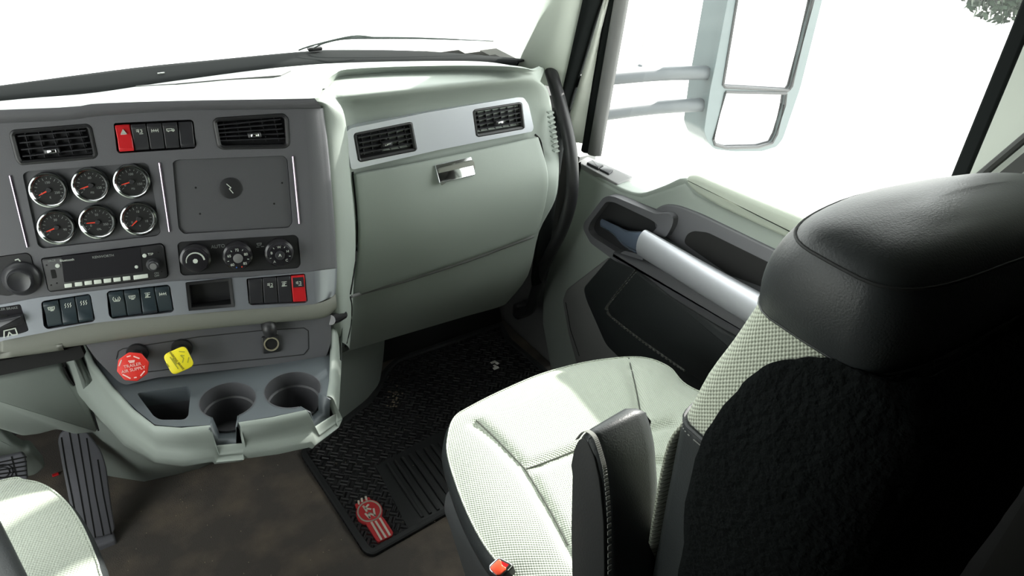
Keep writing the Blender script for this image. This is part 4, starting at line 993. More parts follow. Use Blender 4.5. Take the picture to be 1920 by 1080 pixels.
for ln in ([(515, 610), (655, 855)], [(575, 595), (720, 825)], [(635, 550), (778, 790)]): add_strokes(bm, MF, [ZL(ln)], 0.0044, 0.0108, 0.0126)
new_obj('emblem_lettering', bm, 'cream_rubber', em, smooth=False)
reparent(fm)
# litter by the accelerator
rs = box('red_scrap', P(104, 890, 2, 0.004), (0.013, 0.008, 0.003), 'red', bevel=0.001); tag(rs, 'tiny red scrap on the carpet left of the accelerator pedal', 'scrap')
# litter on the mat
p = P(930, 685, 2, 0.014); sc = empty('paper_scrap', p, 'small pale paper scrap lying on the mat in the far footwell', 'scrap')
bm = bmesh.new()
for (x, y), s in (((925, 679), (0.016, 0.008)), ((932, 681), (0.008, 0.013)), ((930, 690), (0.017, 0.009)), ((928, 686), (0.007, 0.010))):
    q = P(x, y, 2, 0.010); add_box(bm, q, (s[0], s[1], 0.002), Matrix.Rotation(random.uniform(-.2, .2), 3, 'X'))
new_obj('crumpled_sheet', bm, 'paper', sc, bevel=0.0006); reparent(sc)
bm = bmesh.new()
for i in range(34):
    x, y = random.uniform(580, 860), random.uniform(700, 1000)
    q = P(x, y, 2, 0.0); 
    if q.x > 0.45 and q.y < 1.45: add_box(bm, q+Vector((0, 0, 0.0098)), (0.0018, 0.0014, 0.0012))
for i in range(46):
    x, y = random.uniform(230, 660), random.uniform(860, 1080); q = P(x, y, 2, 0.001)
    if q.x < 0.40 and q.y < 1.33: add_box(bm, q, (0.0016, 0.0016, 0.0012))
for i in range(26):
    q = P(738+random.gauss(0, 6), 748+random.gauss(0, 9), 2, 0.0075); add_box(bm, q, (0.004, 0.003, 0.001))
grit = new_obj('grit', bm, 'crumb', smooth=False); tag(grit, 'tiny crumbs and dry grit scattered over mat and carpet', 'grit', kind='stuff')

# ------------------------------------------------------------------ PASSENGER DOOR
door = bpy.data.objects.new('door_1', None); C.objects.link(door); door.location = (1.12, 0.8, 0); door['kind'] = 'structure'
DF = Frame((1.10, 0, 0), (0, 1, 0), (0, 0, 1))    # normal u x v = (+x) -> use -x outward
DF = Frame((1.10, 0, 0), (0, -1, 0), (0, 0, 1))   # u to the rear, v up, n = (-1,0,0) into the cab
Z4 = lambda pts, h=0, fr=DF: fr.pxs(Z(1000, 260, 2.454, pts), h)
fe = Z4([(203, 66), (204, 130), (196, 210), (165, 330), (115, 460), (66, 590), (38, 720), (36, 850), (56, 960), (76, 1075)])
top_in = DF.pxs([(1083, 313), (1120, 334), (1163, 358), (1200, 368), (1244, 354), (1283, 341)])
main = fe[1:]+[(fe[-1][0]+0.03, 0.0), (-0.47, 0.0), (-0.47, 0.70)]+[(DF.px(1480, 420)[0], 0.72)]+DF.pxs([(1300, 365)])+list(reversed(top_in))
plate('door_panel', DF, main, -0.045, 0.0, 'sage', door, bev=0.010)
# sill ledge, rising from the inner edge to the glass
inn = [P(x, y, 0, 1.104) for x, y in ((1084, 306), (1120, 330), (1163, 355), (1200, 365), (1244, 351), (1283, 337), (1330, 360), (1400, 392))]
inn = inn+[Vector((1.104, 0.47, inn[-1].z))]
midr = [p+Vector((0.010, 0, 0.004)) for p in inn]
outr = [Vector((1.148, p.y, p.z+0.001)) for p in inn]
outr2 = [Vector((1.156, p.y, 0.60)) for p in inn]
inn0 = [p+Vector((0.001, 0, -0.02)) for p in inn]
sill = loft('window_sill', [inn0, inn, midr, outr, outr2], 'sage', door, ku=4, kv=4)
# front frame of the door window
rows = []
J0 = P(1093, 262, 0, 1.095); J1 = P(1138, 0, 0, 1.095); dJ = (J1-J0).normalized()
K0 = P(1122, 275, 0, 1.105); K1 = P(1170, 0, 0, 1.105); dK = (K1-K0).normalized()
for z in (0.68, 0.8, 0.9, 1.0, 1.2, 1.45):
    j, k_ = at_z(J0, dJ, z), at_z(K0, dK, z); h_ = at_z(H0, dirH, z)
    rows.append([h_+Vector((0.012, -0.004, 0)), h_+Vector((0.006, -0.012, 0)), j+Vector((-0.004, 0.004, 0)), j])
loft('door_frame', rows, 'cream', door, ku=3, kv=2, solid=0.006)
rows = []; rows3 = []
for z in (0.66, 0.8, 0.9, 1.0, 1.2, 1.45):
    j, k_ = at_z(J0, dJ, z), at_z(K0, dK, z)
    rows.append([j+Vector((0.004, 0.002, 0)), j, j.lerp(k_, 0.3)+Vector((-0.006, 0, 0)), j.lerp(k_, 0.52)])
    rows3.append([j.lerp(k_, 0.50), j.lerp(k_, 0.62)+Vector((-0.003, 0, 0)), j.lerp(k_, 0.85), j.lerp(k_, 1.0)+Vector((0.012, 0, 0))])
loft('window_seal', rows, 'gasket', door, ku=2, kv=2, solid=0.003)
loft('window_channel', rows3, 'grey_trim', door, ku=2, kv=2, solid=0.003)
# switch plate on the sill
SBV = bvh_of(sill)
sp4 = [(1083, 303), (1102, 293), (1188, 331), (1158, 345)]
q3 = [P(x, y, 2, cast(SBV, 1135, 318, 0).z+0.004) if cast(SBV, 1135, 318, 0) else P(x, y, 2, 0.66) for x, y in sp4]
zq = q3[0].z; SF = Frame((0, 0, zq), (1, 0, 0), (0, 1, 0))
sw = plate('switch_plate', SF, SF.pxs(sp4), -0.012, 0, 'grey_trim', door, bev=0.002, rnd=0.006)
plate('window_switch', SF, SF.pxs([(1100, 304), (1110, 299), (1132, 309), (1122, 315)], 0.006), -0.002, 0.006, 'black', sw, bev=0.002, rnd=0.002)
plate('lock_switch', SF, SF.pxs([(1124, 316), (1134, 310), (1150, 318), (1142, 325)], 0.005), -0.002, 0.005, 'rocker', sw, bev=0.001, rnd=0.002)
# lower grey trim, leather insert, stitched pocket
def dp(name, pts, h0, h1, m, bev, rnd, par=door): return plate(name, DF, Z4(pts, h1), h0, h1, m, par, bev=bev, rnd=rnd)
dp('lower_trim', [(133, 745), (150, 695), (345, 545), (420, 700), (420, 1000), (330, 1020), (200, 1045), (160, 900)], -0.004, 0.004, 'grey_trim', 0.003, 0.01)
strokes('panel_seam', DF, [Z4([(148, 755), (170, 880), (210, 1000)], 0.005)], 0.0022, 0.002, 0.0045, 'void', door)
ins = dp('leather_insert', [(352, 540), (225, 688), (240, 745), (330, 950), (395, 1015), (560, 1120), (900, 1300), (1300, 1300), (1300, 1000), (880, 860), (600, 680), (470, 575)], 0.0, 0.008, 'leather', 0.005, 0.015)
pk2 = Z4([(465, 598), (335, 762), (332, 790), (350, 825), (500, 940), (700, 1080), (900, 1220), (1300, 1300), (1250, 1050), (885, 885), (640, 725)], 0.018)
pp = plate('map_pocket', DF, round_poly(pk2, 0.01), 0.002, 0.018, 'leather', door, bev=0.010)
for off in (0, 9):
    pts = [(468+off, 604+off), (340+off, 764+off*0.3), (340+off, 790-off*0.3), (355+off*0.5, 820-off), (500+off*0.4, 935-off), (700, 1075-off)]
    q = DF.pxs(Z(1000, 260, 2.454, pts), 0.0150)
    dd = [tuple(v_)[:2] for v_ in dense([Vector((a, b, 0)) for a, b in q], 24)]
    bm = bmesh.new()
    for i in range(0, len(dd)-1, 2): add_strokes(bm, DF, [[dd[i], dd[i+1]]], 0.0011, 0.008, 0.0188 if off else 0.0162)
    new_obj('stitching', bm, 'stitch', pp, smooth=False)
# dark carrier under the bar
dp('armrest_carrier', [(350, 520), (470, 560), (640, 610), (700, 660), (940, 800), (1300, 1010), (1300, 1100), (880, 890), (640, 745), (480, 615), (380, 575)], 0.0, 0.030, 'char_deep', 0.008, 0.012)
dp('pocket_surround', [(545, 330), (600, 302), (660, 308), (760, 345), (1090, 505), (1300, 600), (1300, 860), (1040, 745), (900, 650), (640, 480), (560, 430)], -0.004, 0.006, 'char', 0.004, 0.02)
dp('door_pocket', [(690, 480), (705, 440), (735, 425), (800, 432), (1070, 565), (1300, 680), (1300, 830), (1045, 680), (900, 628), (760, 530)], 0.004, 0.0075, 'void', 0.001, 0.01)
# upper cloth arm pad
ap_ = DF.pxs(Z(1000, 260, 2.454, [(693, 195), (700, 172), (735, 165), (1000, 275), (1240, 372), (1400, 440), (1400, 560), (1110, 443), (860, 325), (745, 258), (710, 225)]), 0.014)
plate('arm_pad', DF, round_poly(ap_, 0.012), -0.01, 0.014, 'door_fabric', door, bev=0.010)
# handle bowl: ring with an opening
ho = Z4([(228, 415), (232, 388), (320, 272), (345, 262), (375, 268), (560, 345), (620, 342), (645, 362), (640, 400), (610, 455), (560, 440), (520, 500), (500, 570), (440, 592), (370, 560), (262, 480)], 0.020)
hi2_ = Z4([(250, 420), (262, 385), (335, 290), (370, 292), (545, 375), (575, 400), (540, 440), (505, 470), (480, 530), (420, 515), (395, 530), (270, 450)], 0.020)
bw = holed('handle_bowl', DF, round_poly(ho, 0.008), [round_poly(hi2_, 0.008)], -0.002, 0.020, 'char', door, bevel=0.003)
dp('bowl_floor', [(250, 420), (262, 385), (335, 290), (370, 292), (560, 380), (575, 420), (480, 540), (400, 535), (270, 455)], 0.0, 0.003, 'black', 0.0, 0.01, bw)
a, b, c_, d_ = [DF.L(*Z4([p], h)[0], h) for p, h in (((318, 388), 0.014), ((375, 420), 0.022), ((432, 462), 0.030), ((512, 487), 0.040))]
tube('release_handle', [a, b, c_, d_], [0.010, 0.012, 0.019, 0.0275], 'dark_chrome', bw, n=20, k=5, flat=0.65, up=Vector((1, 0, 0)))
# silver pull bar
q = [DF.L(*Z4([p], 0.042)[0], 0.042) for p in ((505, 480), (640, 560), (800, 655), (985, 762), (1250, 915))]
tube('pull_bar', q, [0.0300, 0.0310, 0.0320, 0.0330, 0.035], 'bar_silver', door, n=28, k=6, flat=0.62, up=Vector((1, 0, 0)))
# window regulator glass
reparent(door)
bm = bmesh.new()
gp = [(1.20, 0.61), (0.45, 0.61), (0.45, 1.46), (0.98, 1.46)]
vs = [bm.verts.new((1.152, y, z)) for y, z in gp]; bm.faces.new(vs); o = new_obj('window_2', bm, 'glass_side', smooth=False); o['kind'] = 'structure'
vs = None

# ------------------------------------------------------------------ grab handle on the pillar
gh = empty('grab_handle', P(1030, 125, 0, 1.03), 'long curved black grab handle fixed to the passenger side windscreen pillar', 'grab handle')
gp = [((1031, 128), 1.035), ((1038, 150), 1.02), ((1052, 200), 1.01), ((1066, 260), 1.005), ((1073, 320), 1.005), ((1071, 370), 1.01), ((1058, 420), 1.02), ((1037, 465), 1.035), ((1015, 510), 1.05), ((1003, 550), 1.06), ((993, 580), 1.065), ((972, 586), 1.075)]
tube('tube', [P(*p, 0, x) for p, x in gp], 0.0138, 'black', gh, n=18)
a = P(1029, 118, 0, 1.04); b = P(1033, 133, 0, 1.032)
bm = bmesh.new(); add_tube(bm, [a, a.lerp(b, .35), a.lerp(b, .7), b], [0.0225, 0.0215, 0.017, 0.0145], 20); new_obj('mounting_boot', bm, 'greige', gh)
a = P(970, 584, 0, 1.08); box('lower_foot', a+Vector((0.015, 0, 0)), (0.05, 0.03, 0.045), 'black', gh, bevel=0.01)
reparent(gh)

# ------------------------------------------------------------------ SEATS
def seat_cushion(root, outline, ztop, zbot, seams, mcloth, dome=0.022, groove=0.010, shrink=0.045, rear_leather=None):
    ol = dense([Vector((*p, 0)) for p in outline], 6, True); n = len(ol)
    cx = sum(p.x for p in ol)/n; cy = sum(p.y for p in ol)/n; cc = Vector((cx, cy, 0))
    def ring(s, off, z):
        out = []
        for p in ol:
            d = p-cc; L_ = d.length; q = cc+d*((L_+off)/L_)*s if s == 1 else cc+d*s; out.append(Vector((q.x, q.y, z)))
        return out
    rows = [ring(1, -shrink, zbot), ring(1, -shrink*0.8, zbot+0.02), ring(1, -shrink*0.25, zbot+(ztop-zbot)*0.55), ring(1, 0.003, ztop-0.028), ring(1, 0.002, ztop-0.012), ring(1, -0.005, ztop-0.001)]
    cols = [dense([r[i] for r in rows], 3) for i in range(n)]
    rws = [[c_[j] for c_ in cols] for j in range(len(cols[0]))]
    bm = bmesh.new(); add_grid(bm, rws, True); side = new_obj('cushion_side', bm, 'leather', root, angle=180)
    bm = bmesh.new(); pr = ring(1, -0.004, ztop+0.0005); pr.append(pr[0]); add_tube(bm, pr, 0.0014, 6); new_obj('piping', bm, 'cloth', side)
    # domed cloth top with sewn valleys
    def dist(p):
        best = 9
        for ln in seams:
            for a, b in zip(ln, ln[1:]):
                ab = b-a; t = max(0, min(1, (p-a).dot(ab)/ab.length_squared)); best = min(best, (p-a-ab*t).length)
        return best
    rr = []
    K = 40
    for k in range(K+1):
        s = 1-k/K if k < K else 0.004
        row = []
        for p in ring(1, -0.005, 0):
            q = cc+(Vector((p.x, p.y, 0))-cc)*s; e = 1-s
            z = ztop+dome*(1-(1-min(1, e*2.6))**2.2)
            z -= groove*math.exp(-(dist(Vector((q.x, q.y)))/0.009)**2)*min(1, e*8)
            row.append(Vector((q.x, q.y, z)))
        rr.append(row)
    bm = bmesh.new(); vs = add_grid(bm, rr, True); bm.faces.new(vs[-1]); topm_ = new_obj('cushion_top', bm, mcloth, root, angle=180)
    return side, topm_
seat = empty('passenger_seat', (0.70, 0.55, 0), 'high-backed passenger seat with pale cloth cushion, black leather sides and dark rear face', 'seat')
ZS = 0.468
def sxy(x, y, z=ZS): q = P(x, y, 2, z); return Vector((q.x, q.y))
ol = [sxy(836, 860), sxy(836, 815), sxy(848, 782), sxy(875, 763), sxy(940, 730), sxy(1020, 697), sxy(1110, 675), sxy(1200, 668), sxy(1255, 686), sxy(1292, 722), Vector((0.95, 0.58)), Vector((0.955, 0.45)), Vector((0.93, 0.36)), Vector((0.80, 0.33)), Vector((0.62, 0.33)), Vector((0.50, 0.34)), Vector((0.445, 0.40)), Vector((0.425, 0.49)), sxy(915, 1040), sxy(868, 955)]
zc = ZS+0.02
seams = [[sxy(893, 788, zc), sxy(935, 828, zc), sxy(985, 880, zc)], [sxy(985, 880, zc), sxy(1040, 860, zc), sxy(1150, 815, zc), Vector((0.80, 0.60))], [sxy(985, 880, zc), sxy(1040, 975, zc), sxy(1075, 1040, zc), Vector((0.53, 0.36))], [sxy(1178, 670, zc), sxy(1195, 750, zc), sxy(1212, 860, zc), Vector((0.86, 0.40))]]
side, topc = seat_cushion(seat, [tuple(p) for p in ol], ZS, 0.33, seams, 'cloth')
TCB = bvh_of(topc)
for pts in ([(893, 788), (935, 828), (985, 880)], [(985, 880), (1040, 860), (1150, 815)], [(985, 880), (1030, 955), (1065, 1022)], [(1179, 672), (1195, 740), (1210, 830)]):
    q = on_surf(TCB, pts, 0.0003)
    if len(q) > 3: bm = bmesh.new(); add_tube(bm, q, 0.0013, 6); new_obj('seam', bm, 'stitch_dark', topc)
# backrest
def srow(z, xl_, xr_, yf, yb, e=3.0, n=40, rake=0.0):
    out = []
    cx, cy, hx, hy = (xl_+xr_)/2, (yf+yb)/2, (xr_-xl_)/2, (yf-yb)/2
    for i in range(n):
        t = 2*math.pi*i/n; c_, s_ = math.cos(t), math.sin(t)
        out.append(Vector((cx+hx*math.copysign(abs(c_)**(2/e), c_), cy+hy*math.copysign(abs(s_)**(2/e), s_), z)))
    return out
def col_rows(zs): return [srow(*z) for z in zs]
prof_ = [(0.46, .512, .948, .378, .27), (0.60, .504, .957, .376, .265), (0.72, .491, .96, .373, .26), (0.82, .481, .962, .370, .26), (0.838, .480, .962, .367, .26), (0.845, .482, .962, .364, .26)]
loft('backrest_lower', col_rows([(a, b, c_, d, e, 6) for a, b, c_, d, e in prof_]), 'leather', seat, ku=1, kv=3, closed=True, cap=True)
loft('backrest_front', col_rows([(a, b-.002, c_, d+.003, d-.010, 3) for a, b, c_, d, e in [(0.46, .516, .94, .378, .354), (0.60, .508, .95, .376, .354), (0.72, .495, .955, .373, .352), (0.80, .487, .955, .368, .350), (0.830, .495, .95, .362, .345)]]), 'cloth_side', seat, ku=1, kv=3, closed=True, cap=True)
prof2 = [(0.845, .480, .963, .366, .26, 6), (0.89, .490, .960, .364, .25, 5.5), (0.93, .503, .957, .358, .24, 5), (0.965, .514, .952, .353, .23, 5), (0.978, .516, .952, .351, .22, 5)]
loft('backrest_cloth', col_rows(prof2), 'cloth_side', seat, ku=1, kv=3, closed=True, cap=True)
hr = []
def slope(z, x): return z-0.050*max(0, (x-0.60)/0.36)**1.5*min(1, max(0, (z-1.0)/0.06))
for a, b, c_, d, e, ex in [(0.975, .513, .953, .353, .204, 5), (1.0, .503, .956, .353, .198, 4.6), (1.025, .499, .956, .350, .196, 4.4), (1.045, .500, .955, .344, .198, 4.2), (1.060, .505, .950, .335, .204, 4), (1.070, .515, .940, .322, .214, 3.6), (1.077, .545, .915, .302, .228, 3), (1.080, .62, .85, .282, .246, 2.4)]:
    hr.append([Vector((p.x, p.y, slope(a, p.x))) for p in srow(a, b, c_, d, e, ex)])
loft('headrest', hr, 'leather', seat, ku=1, kv=3, closed=True, cap=True)
# carpet-like cover over the rear face
rows = []
for z, xl_, xr_, y0, yb in [(0.36, .52, .95, .31, .20), (0.5, .506, .955, .318, .175), (0.65, .494, .962, .318, .165), (0.78, .476, .966, .322, .160), (0.86, .475, .967, .318, .160), (0.92, .490, .966, .306, .162), (0.950, .500, .960, .290, .170), (0.968, .508, .955, .268, .180), (0.980, .512, .95, .245, .190)]:
    row = []
    for i in range(17):
        t = math.pi*i/16; c_, s_ = -math.cos(t), math.sin(t)
        row.append(Vector(((xl_+xr_)/2+(xr_-xl_)/2*math.copysign(abs(c_)**0.25, c_), y0-(y0-yb)*abs(s_)**0.8, z)))
    rows.append(row)
cov = loft('rear_cover', rows, 'fur', seat, ku=3, kv=6, solid=0.004)
tex = bpy.data.textures.new('fuzz', 'CLOUDS'); tex.noise_scale = 0.018; md = cov.modifiers.new('fuzz', 'DISPLACE'); md.texture = tex; md.strength = 0.006; md.mid_level = 0.5; md.texture_coords = 'LOCAL'
# stitch lines on bolster
# folded-up armrest
AR = Frame((0.445, 0, 0), (0, -1, 0), (0, 0, 1))   # left face of the armrest, seen from the gangway
arm_l = AR.pxs(Z(1060, 760, 3.375, [(22, 380), (45, 270), (80, 190), (125, 160), (165, 185), (205, 300), (235, 430), (262, 700), (268, 1080), (268, 1400), (60, 1400), (38, 1080), (30, 780), (40, 430)]))
bm = bmesh.new(); pts = round_poly(arm_l, 0.010)
n = len(pts)
rg = []
for dpt, ins_ in ((0.0, 0.008), (-0.006, 0.0015), (-0.012, 0.0), (-0.060, -0.004), (-0.072, 0.0), (-0.082, 0.008), (-0.086, 0.02)):
    q = inset(pts, ins_); rg.append([bm.verts.new(AR.L(a, b, dpt)) for a, b in q])
for r0, r1 in zip(rg, rg[1:]):
    for i in range(n): bm.faces.new((r0[i], r0[(i+1) % n], r1[(i+1) % n], r1[i]))
bm.faces.new(rg[-1]); bm.faces.new(list(reversed(rg[0])))
arm = new_obj('armrest', bm, 'leather', seat, angle=60)
ari = AR.pxs(Z(1060, 760, 3.375, [(40, 380), (62, 270), (90, 215), (120, 205), (150, 240), (190, 330), (222, 480), (248, 750), (252, 1080), (252, 1380), (60, 1380), (48, 1080), (42, 780), (50, 430)]))
plate('side_panel', AR, round_poly(ari, 0.010), -0.004, 0.0015, 'leather_matte', arm, bev=0.001)
q = [tuple(v_)[:2] for v_ in dense([Vector((a, b, 0)) for a, b in AR.pxs(Z(1060, 760, 3.375, [(60, 220), (95, 178), (130, 172), (175, 215), (215, 330), (240, 450), (262, 720), (266, 1080)]))], 18)]
bm = bmesh.new()
for i in range(0, len(q)-1, 2): add_strokes(bm, AR, [[q[i], q[i+1]]], 0.0009, -0.006, -0.0008)
new_obj('stitching', bm, 'stitch', arm, smooth=False)
# seam piping on the backrest side at the leather / cloth change
for z, r_, off in ((0.845, 0.0026, 0.0), (0.977, 0.0018, 0.0)):
    pr = srow(z, .4790 if z < .9 else .5135, .9640 if z < .9 else .953, .367 if z < .9 else .3535, .26 if z < .9 else .203, 6.0 if z < .9 else 5.0)
    pr = pr+[pr[0]]; bm = bmesh.new(); add_tube(bm, pr, r_, 6); new_obj('seam_piping', bm, 'leather', seat)
bm = bmesh.new(); pr = srow(0.837, .4785, .9635, .3680, .26, 6.0, n=170)
for i in range(0, 168, 2):
    add_tube(bm, [pr[i], pr[i].lerp(pr[i+1], 0.8)], 0.0006, 4)
new_obj('stitching', bm, 'stitch', seat)
pr = [Vector((p.x, p.y, slope(1.058, p.x))) for p in srow(1.058, .5035, .9515, .3365, .202, 4.05, n=60)]
bm = bmesh.new(); add_tube(bm, pr+[pr[0]], 0.0014, 6); new_obj('seam_piping', bm, 'leather_matte', seat)
# pedestal and its grey side panel
SPF = Frame((0.485, 0, 0), (0, -1, 0), (0, 0, 1))
box('pedestal', (0.72, 0.50, 0.165), (0.42, 0.40, 0.33), 'black', seat, bevel=0.02)
plate('pedestal_panel', SPF, round_poly(SPF.pxs(Z(540, 560, 2.077, [(603, 820), (612, 760), (632, 742), (660, 790), (830, 1110), (860, 1200), (760, 1230), (690, 1085), (625, 880)])), 0.012), -0.012, 0, 'seat_plastic', seat, bev=0.003)
reparent(seat)
# seat belt buckle
bp0 = P(937, 1062, 2, 0.500)
bk2 = empty('seat_belt_buckle', bp0, 'chrome-edged seat belt buckle with orange-red release button beside the pale seat cushion', 'buckle')
BKF = Frame(bp0, RT*0.9+Vector((0, 0, 0.1)), Vector((0.35, 0.75, 0.35)))
ZBk = lambda pts, h=0: BKF.pxs(Z(900, 1000, 9.6, pts), h)
bo = ZBk([(160, 600), (175, 560), (310, 440), (360, 435), (560, 540), (575, 575), (480, 680), (380, 765), (300, 770), (175, 670)])
plate('housing', BKF, round_poly(inset(bo, -0.0015), 0.003), -0.055, -0.004, 'black', bk2, bev=0.003)
plate('metal_frame', BKF, round_poly(bo, 0.003), -0.008, 0.0, 'chrome', bk2, bev=0.001)
plate('release_button', BKF, round_poly(ZBk([(180, 640), (195, 600), (340, 465), (380, 490), (400, 580), (470, 615), (470, 660), (370, 750), (300, 755)]), 0.002), -0.004, 0.0015, 'orange', bk2, bev=0.001)
plate('tongue_slot', BKF, ZBk([(375, 490), (520, 560), (470, 620), (405, 575)], 0.001), -0.002, 0.0005, 'red', bk2)
reparent(bk2)

# driver's seat: its right front corner is in the frame
ds = empty('driver_seat', (-0.27, 0.6, 0), 'driver seat corner with pale cloth cushion and black leather edge, at the lower left', 'seat')
zd = 0.47
def dxy(x, y, z=zd): q = P(x, y, 2, z); return Vector((q.x, q.y))
ex = [dxy(197, 1080), dxy(188, 1050), dxy(160, 985), dxy(128, 938), dxy(90, 908), dxy(50, 897), dxy(0, 899)]
cxm = -0.27
olr = [(p.x, p.y) for p in ex]
ol2 = [(-0.03, 0.45), (-0.012, 0.62)]+olr+[(-0.27, 1.03)]+[(2*cxm-x, y) for x, y in reversed(olr)]+[(2*cxm+0.012, 0.62), (2*cxm+0.03, 0.45), (-0.45, 0.33), (-0.27, 0.32), (-0.09, 0.33)]
s1 = [[dxy(0, 960, zd+.01), Vector((-0.10, 0.80)), Vector((-0.10, 0.5))]]
seat_cushion(ds, ol2, zd, 0.33, [[Vector((-0.14, 0.92)), Vector((-0.14, 0.5))], [Vector((-0.40, 0.92)), Vector((-0.40, 0.5))], [Vector((-0.14, 0.88)), Vector((-0.40, 0.88))]], 'cloth')
loft('backrest', col_rows([(0.46, -.48, -.07, .40, .25, 3), (0.6, -.50, -.06, .39, .22, 3), (0.8, -.50, -.06, .37, .20, 3), (0.95, -.48, -.08, .35, .2, 3), (1.05, -.45, -.11, .33, .2, 3), (1.09, -.40, -.16, .29, .23, 2.5)]), 'leather', ds, ku=1, kv=3, closed=True, cap=True)
ra, rb = P(-6, 960, 2, 0.60), P(56, 1085, 2, 0.60)
dv = (rb-ra).normalized(); pn = Vector((-dv.y, dv.x, 0)); 
if pn.x > 0: pn = -pn
bm = bmesh.new(); ctr_ = (ra-dv*0.02+rb+dv*0.22)/2+pn*0.034; ln_ = (rb+dv*0.22-ra+dv*0.02).length
add_box(bm, ctr_+Vector((0, 0, -0.03)), (0.068, ln_, 0.06), Matrix.Rotation(math.atan2(dv.y, dv.x)-math.pi/2, 3, 'Z'))
new_obj('armrest', bm, 'leather', ds, bevel=0.018, seg=4)
box('pedestal', (-0.29, 0.55, 0.165), (0.34, 0.42, 0.33), 'black', ds, bevel=0.02)
reparent(ds)

# ------------------------------------------------------------------ behind the passenger seat
q = [P(1893, 326, 0, 1.078), P(1925, 300, 0, 1.078)]
sb = empty('seat_belt', q[0], 'black seat belt webbing running down the pale pillar behind the passenger headrest', 'seat belt')
dv = (q[1]-q[0]).normalized()
bm = bmesh.new(); a = q[0]-dv*0.35; b = q[1]+dv*0.30; wv = dv.cross(Vector((1, 0, 0))).normalized()*0.009
for s in (1,):
    vs = [bm.verts.new(p) for p in (a-wv, b-wv, b+wv, a+wv)]; bm.faces.new(vs)
new_obj('webbing', bm, 'belt', sb, solid=0.0015, smooth=False)
a2, b2_ = a+wv*2.6+Vector((0.006, 0, 0)), b+wv*2.6+Vector((0.006, 0, 0))
bm = bmesh.new(); add_tube(bm, [a2, b2_], 0.006, 8); new_obj('belt_guide', bm, 'belt', sb)
reparent(sb)
cab = empty('storage_cabinet', (0.95, -0.25, 0), 'dark rounded storage cabinet behind the passenger seat, in deep shade', 'cabinet')
box('body', (0.93, -0.32, 0.22), (0.36, 0.62, 0.44), 'cab_dark', cab, bevel=0.05, seg=5)
box('top_lid', (0.93, -0.32, 0.45), (0.37, 0.63, 0.03), 'cab_dark', cab, bevel=0.012)
reparent(cab)

# ------------------------------------------------------------------ OUTSIDE
o = slab('ground', (-30, -30, -1.32), (40, 60, -1.30), 'ground')
hood = empty('truck_hood', (0.2, 2.6, 0.2), 'white truck hood beyond the windscreen, washed out by sun', 'hood')
rows = []
for y, z, hw in ((1.605, 0.815, 1.06), (1.75, 0.80, 1.04), (2.0, 0.76, 0.98), (2.3, 0.72, 0.86), (2.6, 0.66, 0.68), (3.2, 0.52, 0.58), (3.6, 0.38, 0.50), (3.72, 0.0, 0.48)):
    rows.append([Vector((0.2+hw*t, y, z-0.04*abs(t)**3-(0.35 if abs(t) > 1.01 else 0))) for t in (-1.04, -1, -0.7, -0.35, 0, 0.35, 0.7, 1, 1.04)])
loft('hood_panel', rows, 'hood_paint', hood, ku=3, kv=3); reparent(hood)
# windscreen wipers
wp = empty('windscreen_wiper', P(590, 92, 1, 1.63), 'slim windscreen wiper lying along the bottom of the glass', 'wiper')
wpth = [P(x, y, 2, z) for x, y, z in ((585, 92, .853), (610, 80, .868), (650, 72, .878), (720, 71, .880), (800, 72, .878), (925, 77, .868))]
mat('wiper_grey', (0.12, 0.14, 0.135), 0.5)
tube('wiper_blade', wpth, [0.001, 0.002, 0.0026, 0.0026, 0.0022, 0.001], 'wiper_grey', wp, n=8)
tube('wiper_arm', [P(560, 94, 2, .853), P(590, 84, 2, .868), P(660, 68, 2, .888), P(700, 70, 2, .884)], 0.0018, 'wiper_grey', wp, n=8)
box('wiper_pivot', P(590, 91, 2, 0.852), (0.03, 0.014, 0.008), 'black', wp, bevel=0.003); reparent(wp)
# passenger side mirror
sm = empty('side_mirror', (1.45, 1.25, 0.75), 'tall twin-glass truck mirror on two grey arms outside the passenger window', 'mirror')
YM = 1.22
MFm = Frame((0, YM, 0), (1, 0, 0), (0, 0, 1))
ZM = lambda pts, h=0: MFm.pxs(Z(1080, 0, 3.375, pts), h)
o_out = ZM([(1080, -700), (1700, -720), (1640, -350), (1560, 0), (1420, 560), (1310, 880), (1270, 930), (1180, 958), (1000, 960), (880, 945), (835, 900), (810, 830), (850, 560), (880, 420), (960, 0), (1010, -350)])
bm = bmesh.new(); pts = round_poly(o_out, 0.01)
g1 = ZM([(1060, -600), (1620, -620), (1500, 0), (1365, 545), (1345, 572), (945, 550), (930, 535), (1018, 0)], 0.0)
g2 = ZM([(945, 582), (1330, 590), (1322, 660), (1270, 850), (1240, 905), (1150, 930), (950, 935), (880, 915), (868, 880)], 0.0)
holed('mirror_housing', MFm, pts, [round_poly(g1, 0.004), round_poly(g2, 0.01)], -0.012, 0.0, 'mirror_shell', sm, bevel=0.003)
plate('housing_back', MFm, inset(pts, 0.004), -0.075, -0.012, 'mirror_shell', sm, bev=0.0)
plate('main_glass', MFm, g1, -0.011, -0.006, 'chrome', sm); plate('wide_angle_glass', MFm, g2, -0.011, -0.006, 'chrome', sm)
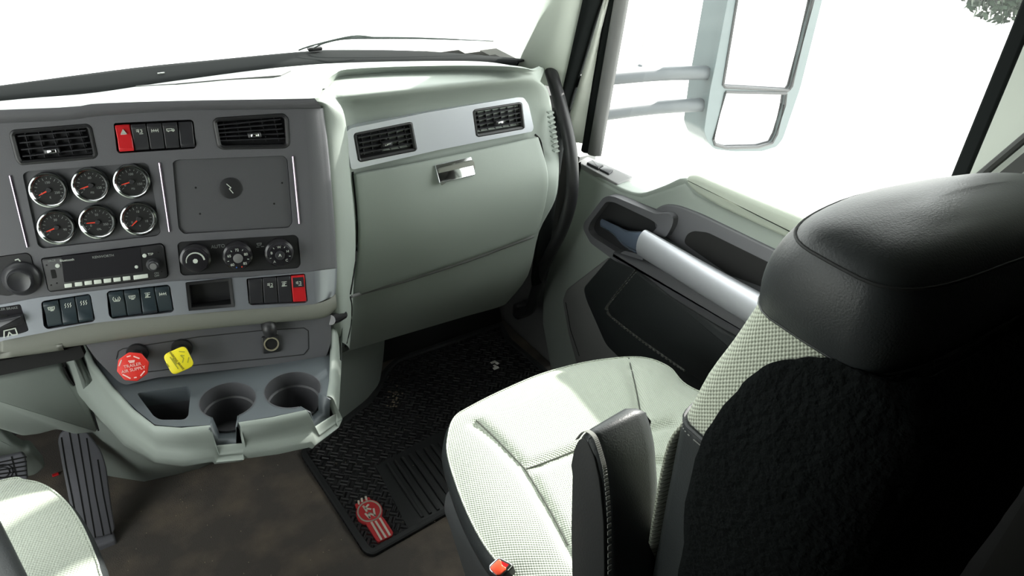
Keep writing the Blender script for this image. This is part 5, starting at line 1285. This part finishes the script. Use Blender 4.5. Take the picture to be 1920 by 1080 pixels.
# grey gasket lines around the panes
for g in (g1, g2):
    bm = bmesh.new(); add_tube(bm, [MFm.L(a, b, 0.0) for a, b in g]+[MFm.L(*g[0], 0.0)], 0.0042, 6); new_obj('glass_gasket', bm, 'black', sm)
for p0, p1 in (((1120, 148), (1345, 136)), ((1110, 216), (1335, 195))):
    a = P(*p0, 1, 1.26); b = P(*p1, 1, 1.245)
    tube('mirror_arm', [a-(b-a)*0.15, a, a.lerp(b, 0.5)+Vector((0, 0, 0.004)), b], [0.016, 0.016, 0.016, 0.017], 'mirror_arm', sm, n=14)
reparent(sm)
# thin rod standing on the fender
rd = empty('marker_rod', P(1204, 122, 1, 2.4), 'thin weathered marker rod outside, seen through the passenger window above the mirror arms', 'rod')
p0, p1 = P(1205, 87, 1, 2.4), P(1220, -60, 1, 2.4); tube('rod', [p0, p0.lerp(p1, .3)+Vector((0.004, 0, 0)), p0.lerp(p1, .6), p1], [0.006, 0.005, 0.004, 0.004], 'twig', rd, n=8)
tube('rod_base', [P(1199, 120, 1, 2.4), p0+Vector((-0.004, 0, 0))], 0.003, 'hood_paint', rd, n=8, k=1); lathe('rod_foot', Frame(P(1200, 124, 1, 2.4), (1, 0, 0), (0, 1, 0)), (0, 0), [(0.012, 0), (0.008, 0.008), (0, 0.01)], 'mirror_arm', rd, n=12)
reparent(rd)
# tree beyond the window, top right
tc_ = P(1905, -45, 0, 7.0)
tr = empty('tree', (tc_.x, tc_.y, -1.3), 'dark leafy tree far outside the passenger window, top right', 'tree')
bm = bmesh.new()
for i in range(2600):
    d = Vector((random.gauss(0, 1), random.gauss(0, 1), random.gauss(0, 1))).normalized()*random.uniform(0.3, 1)**0.5*0.42; d.z *= 0.85
    c = tc_+d; a_ = Vector((random.uniform(-1, 1), random.uniform(-1, 1), random.uniform(-1, 1))).normalized(); b_ = a_.orthogonal().normalized(); s_ = random.uniform(.025, .05)
    vs = [bm.verts.new(c+a_*s_), bm.verts.new(c+b_*s_*0.5), bm.verts.new(c-a_*s_), bm.verts.new(c-b_*s_*0.5)]; bm.faces.new(vs)
new_obj('foliage', bm, 'leaf', tr, smooth=False)
tube('trunk', [(tc_.x+.2, tc_.y-1.3, -1.3), (tc_.x+.15, tc_.y-1.25, -.2), (tc_.x+0.05, tc_.y-.6, tc_.z+.25), (tc_.x, tc_.y, tc_.z+.1)], [0.09, 0.07, 0.05, 0.02], 'bark', tr, n=10)
reparent(tr)
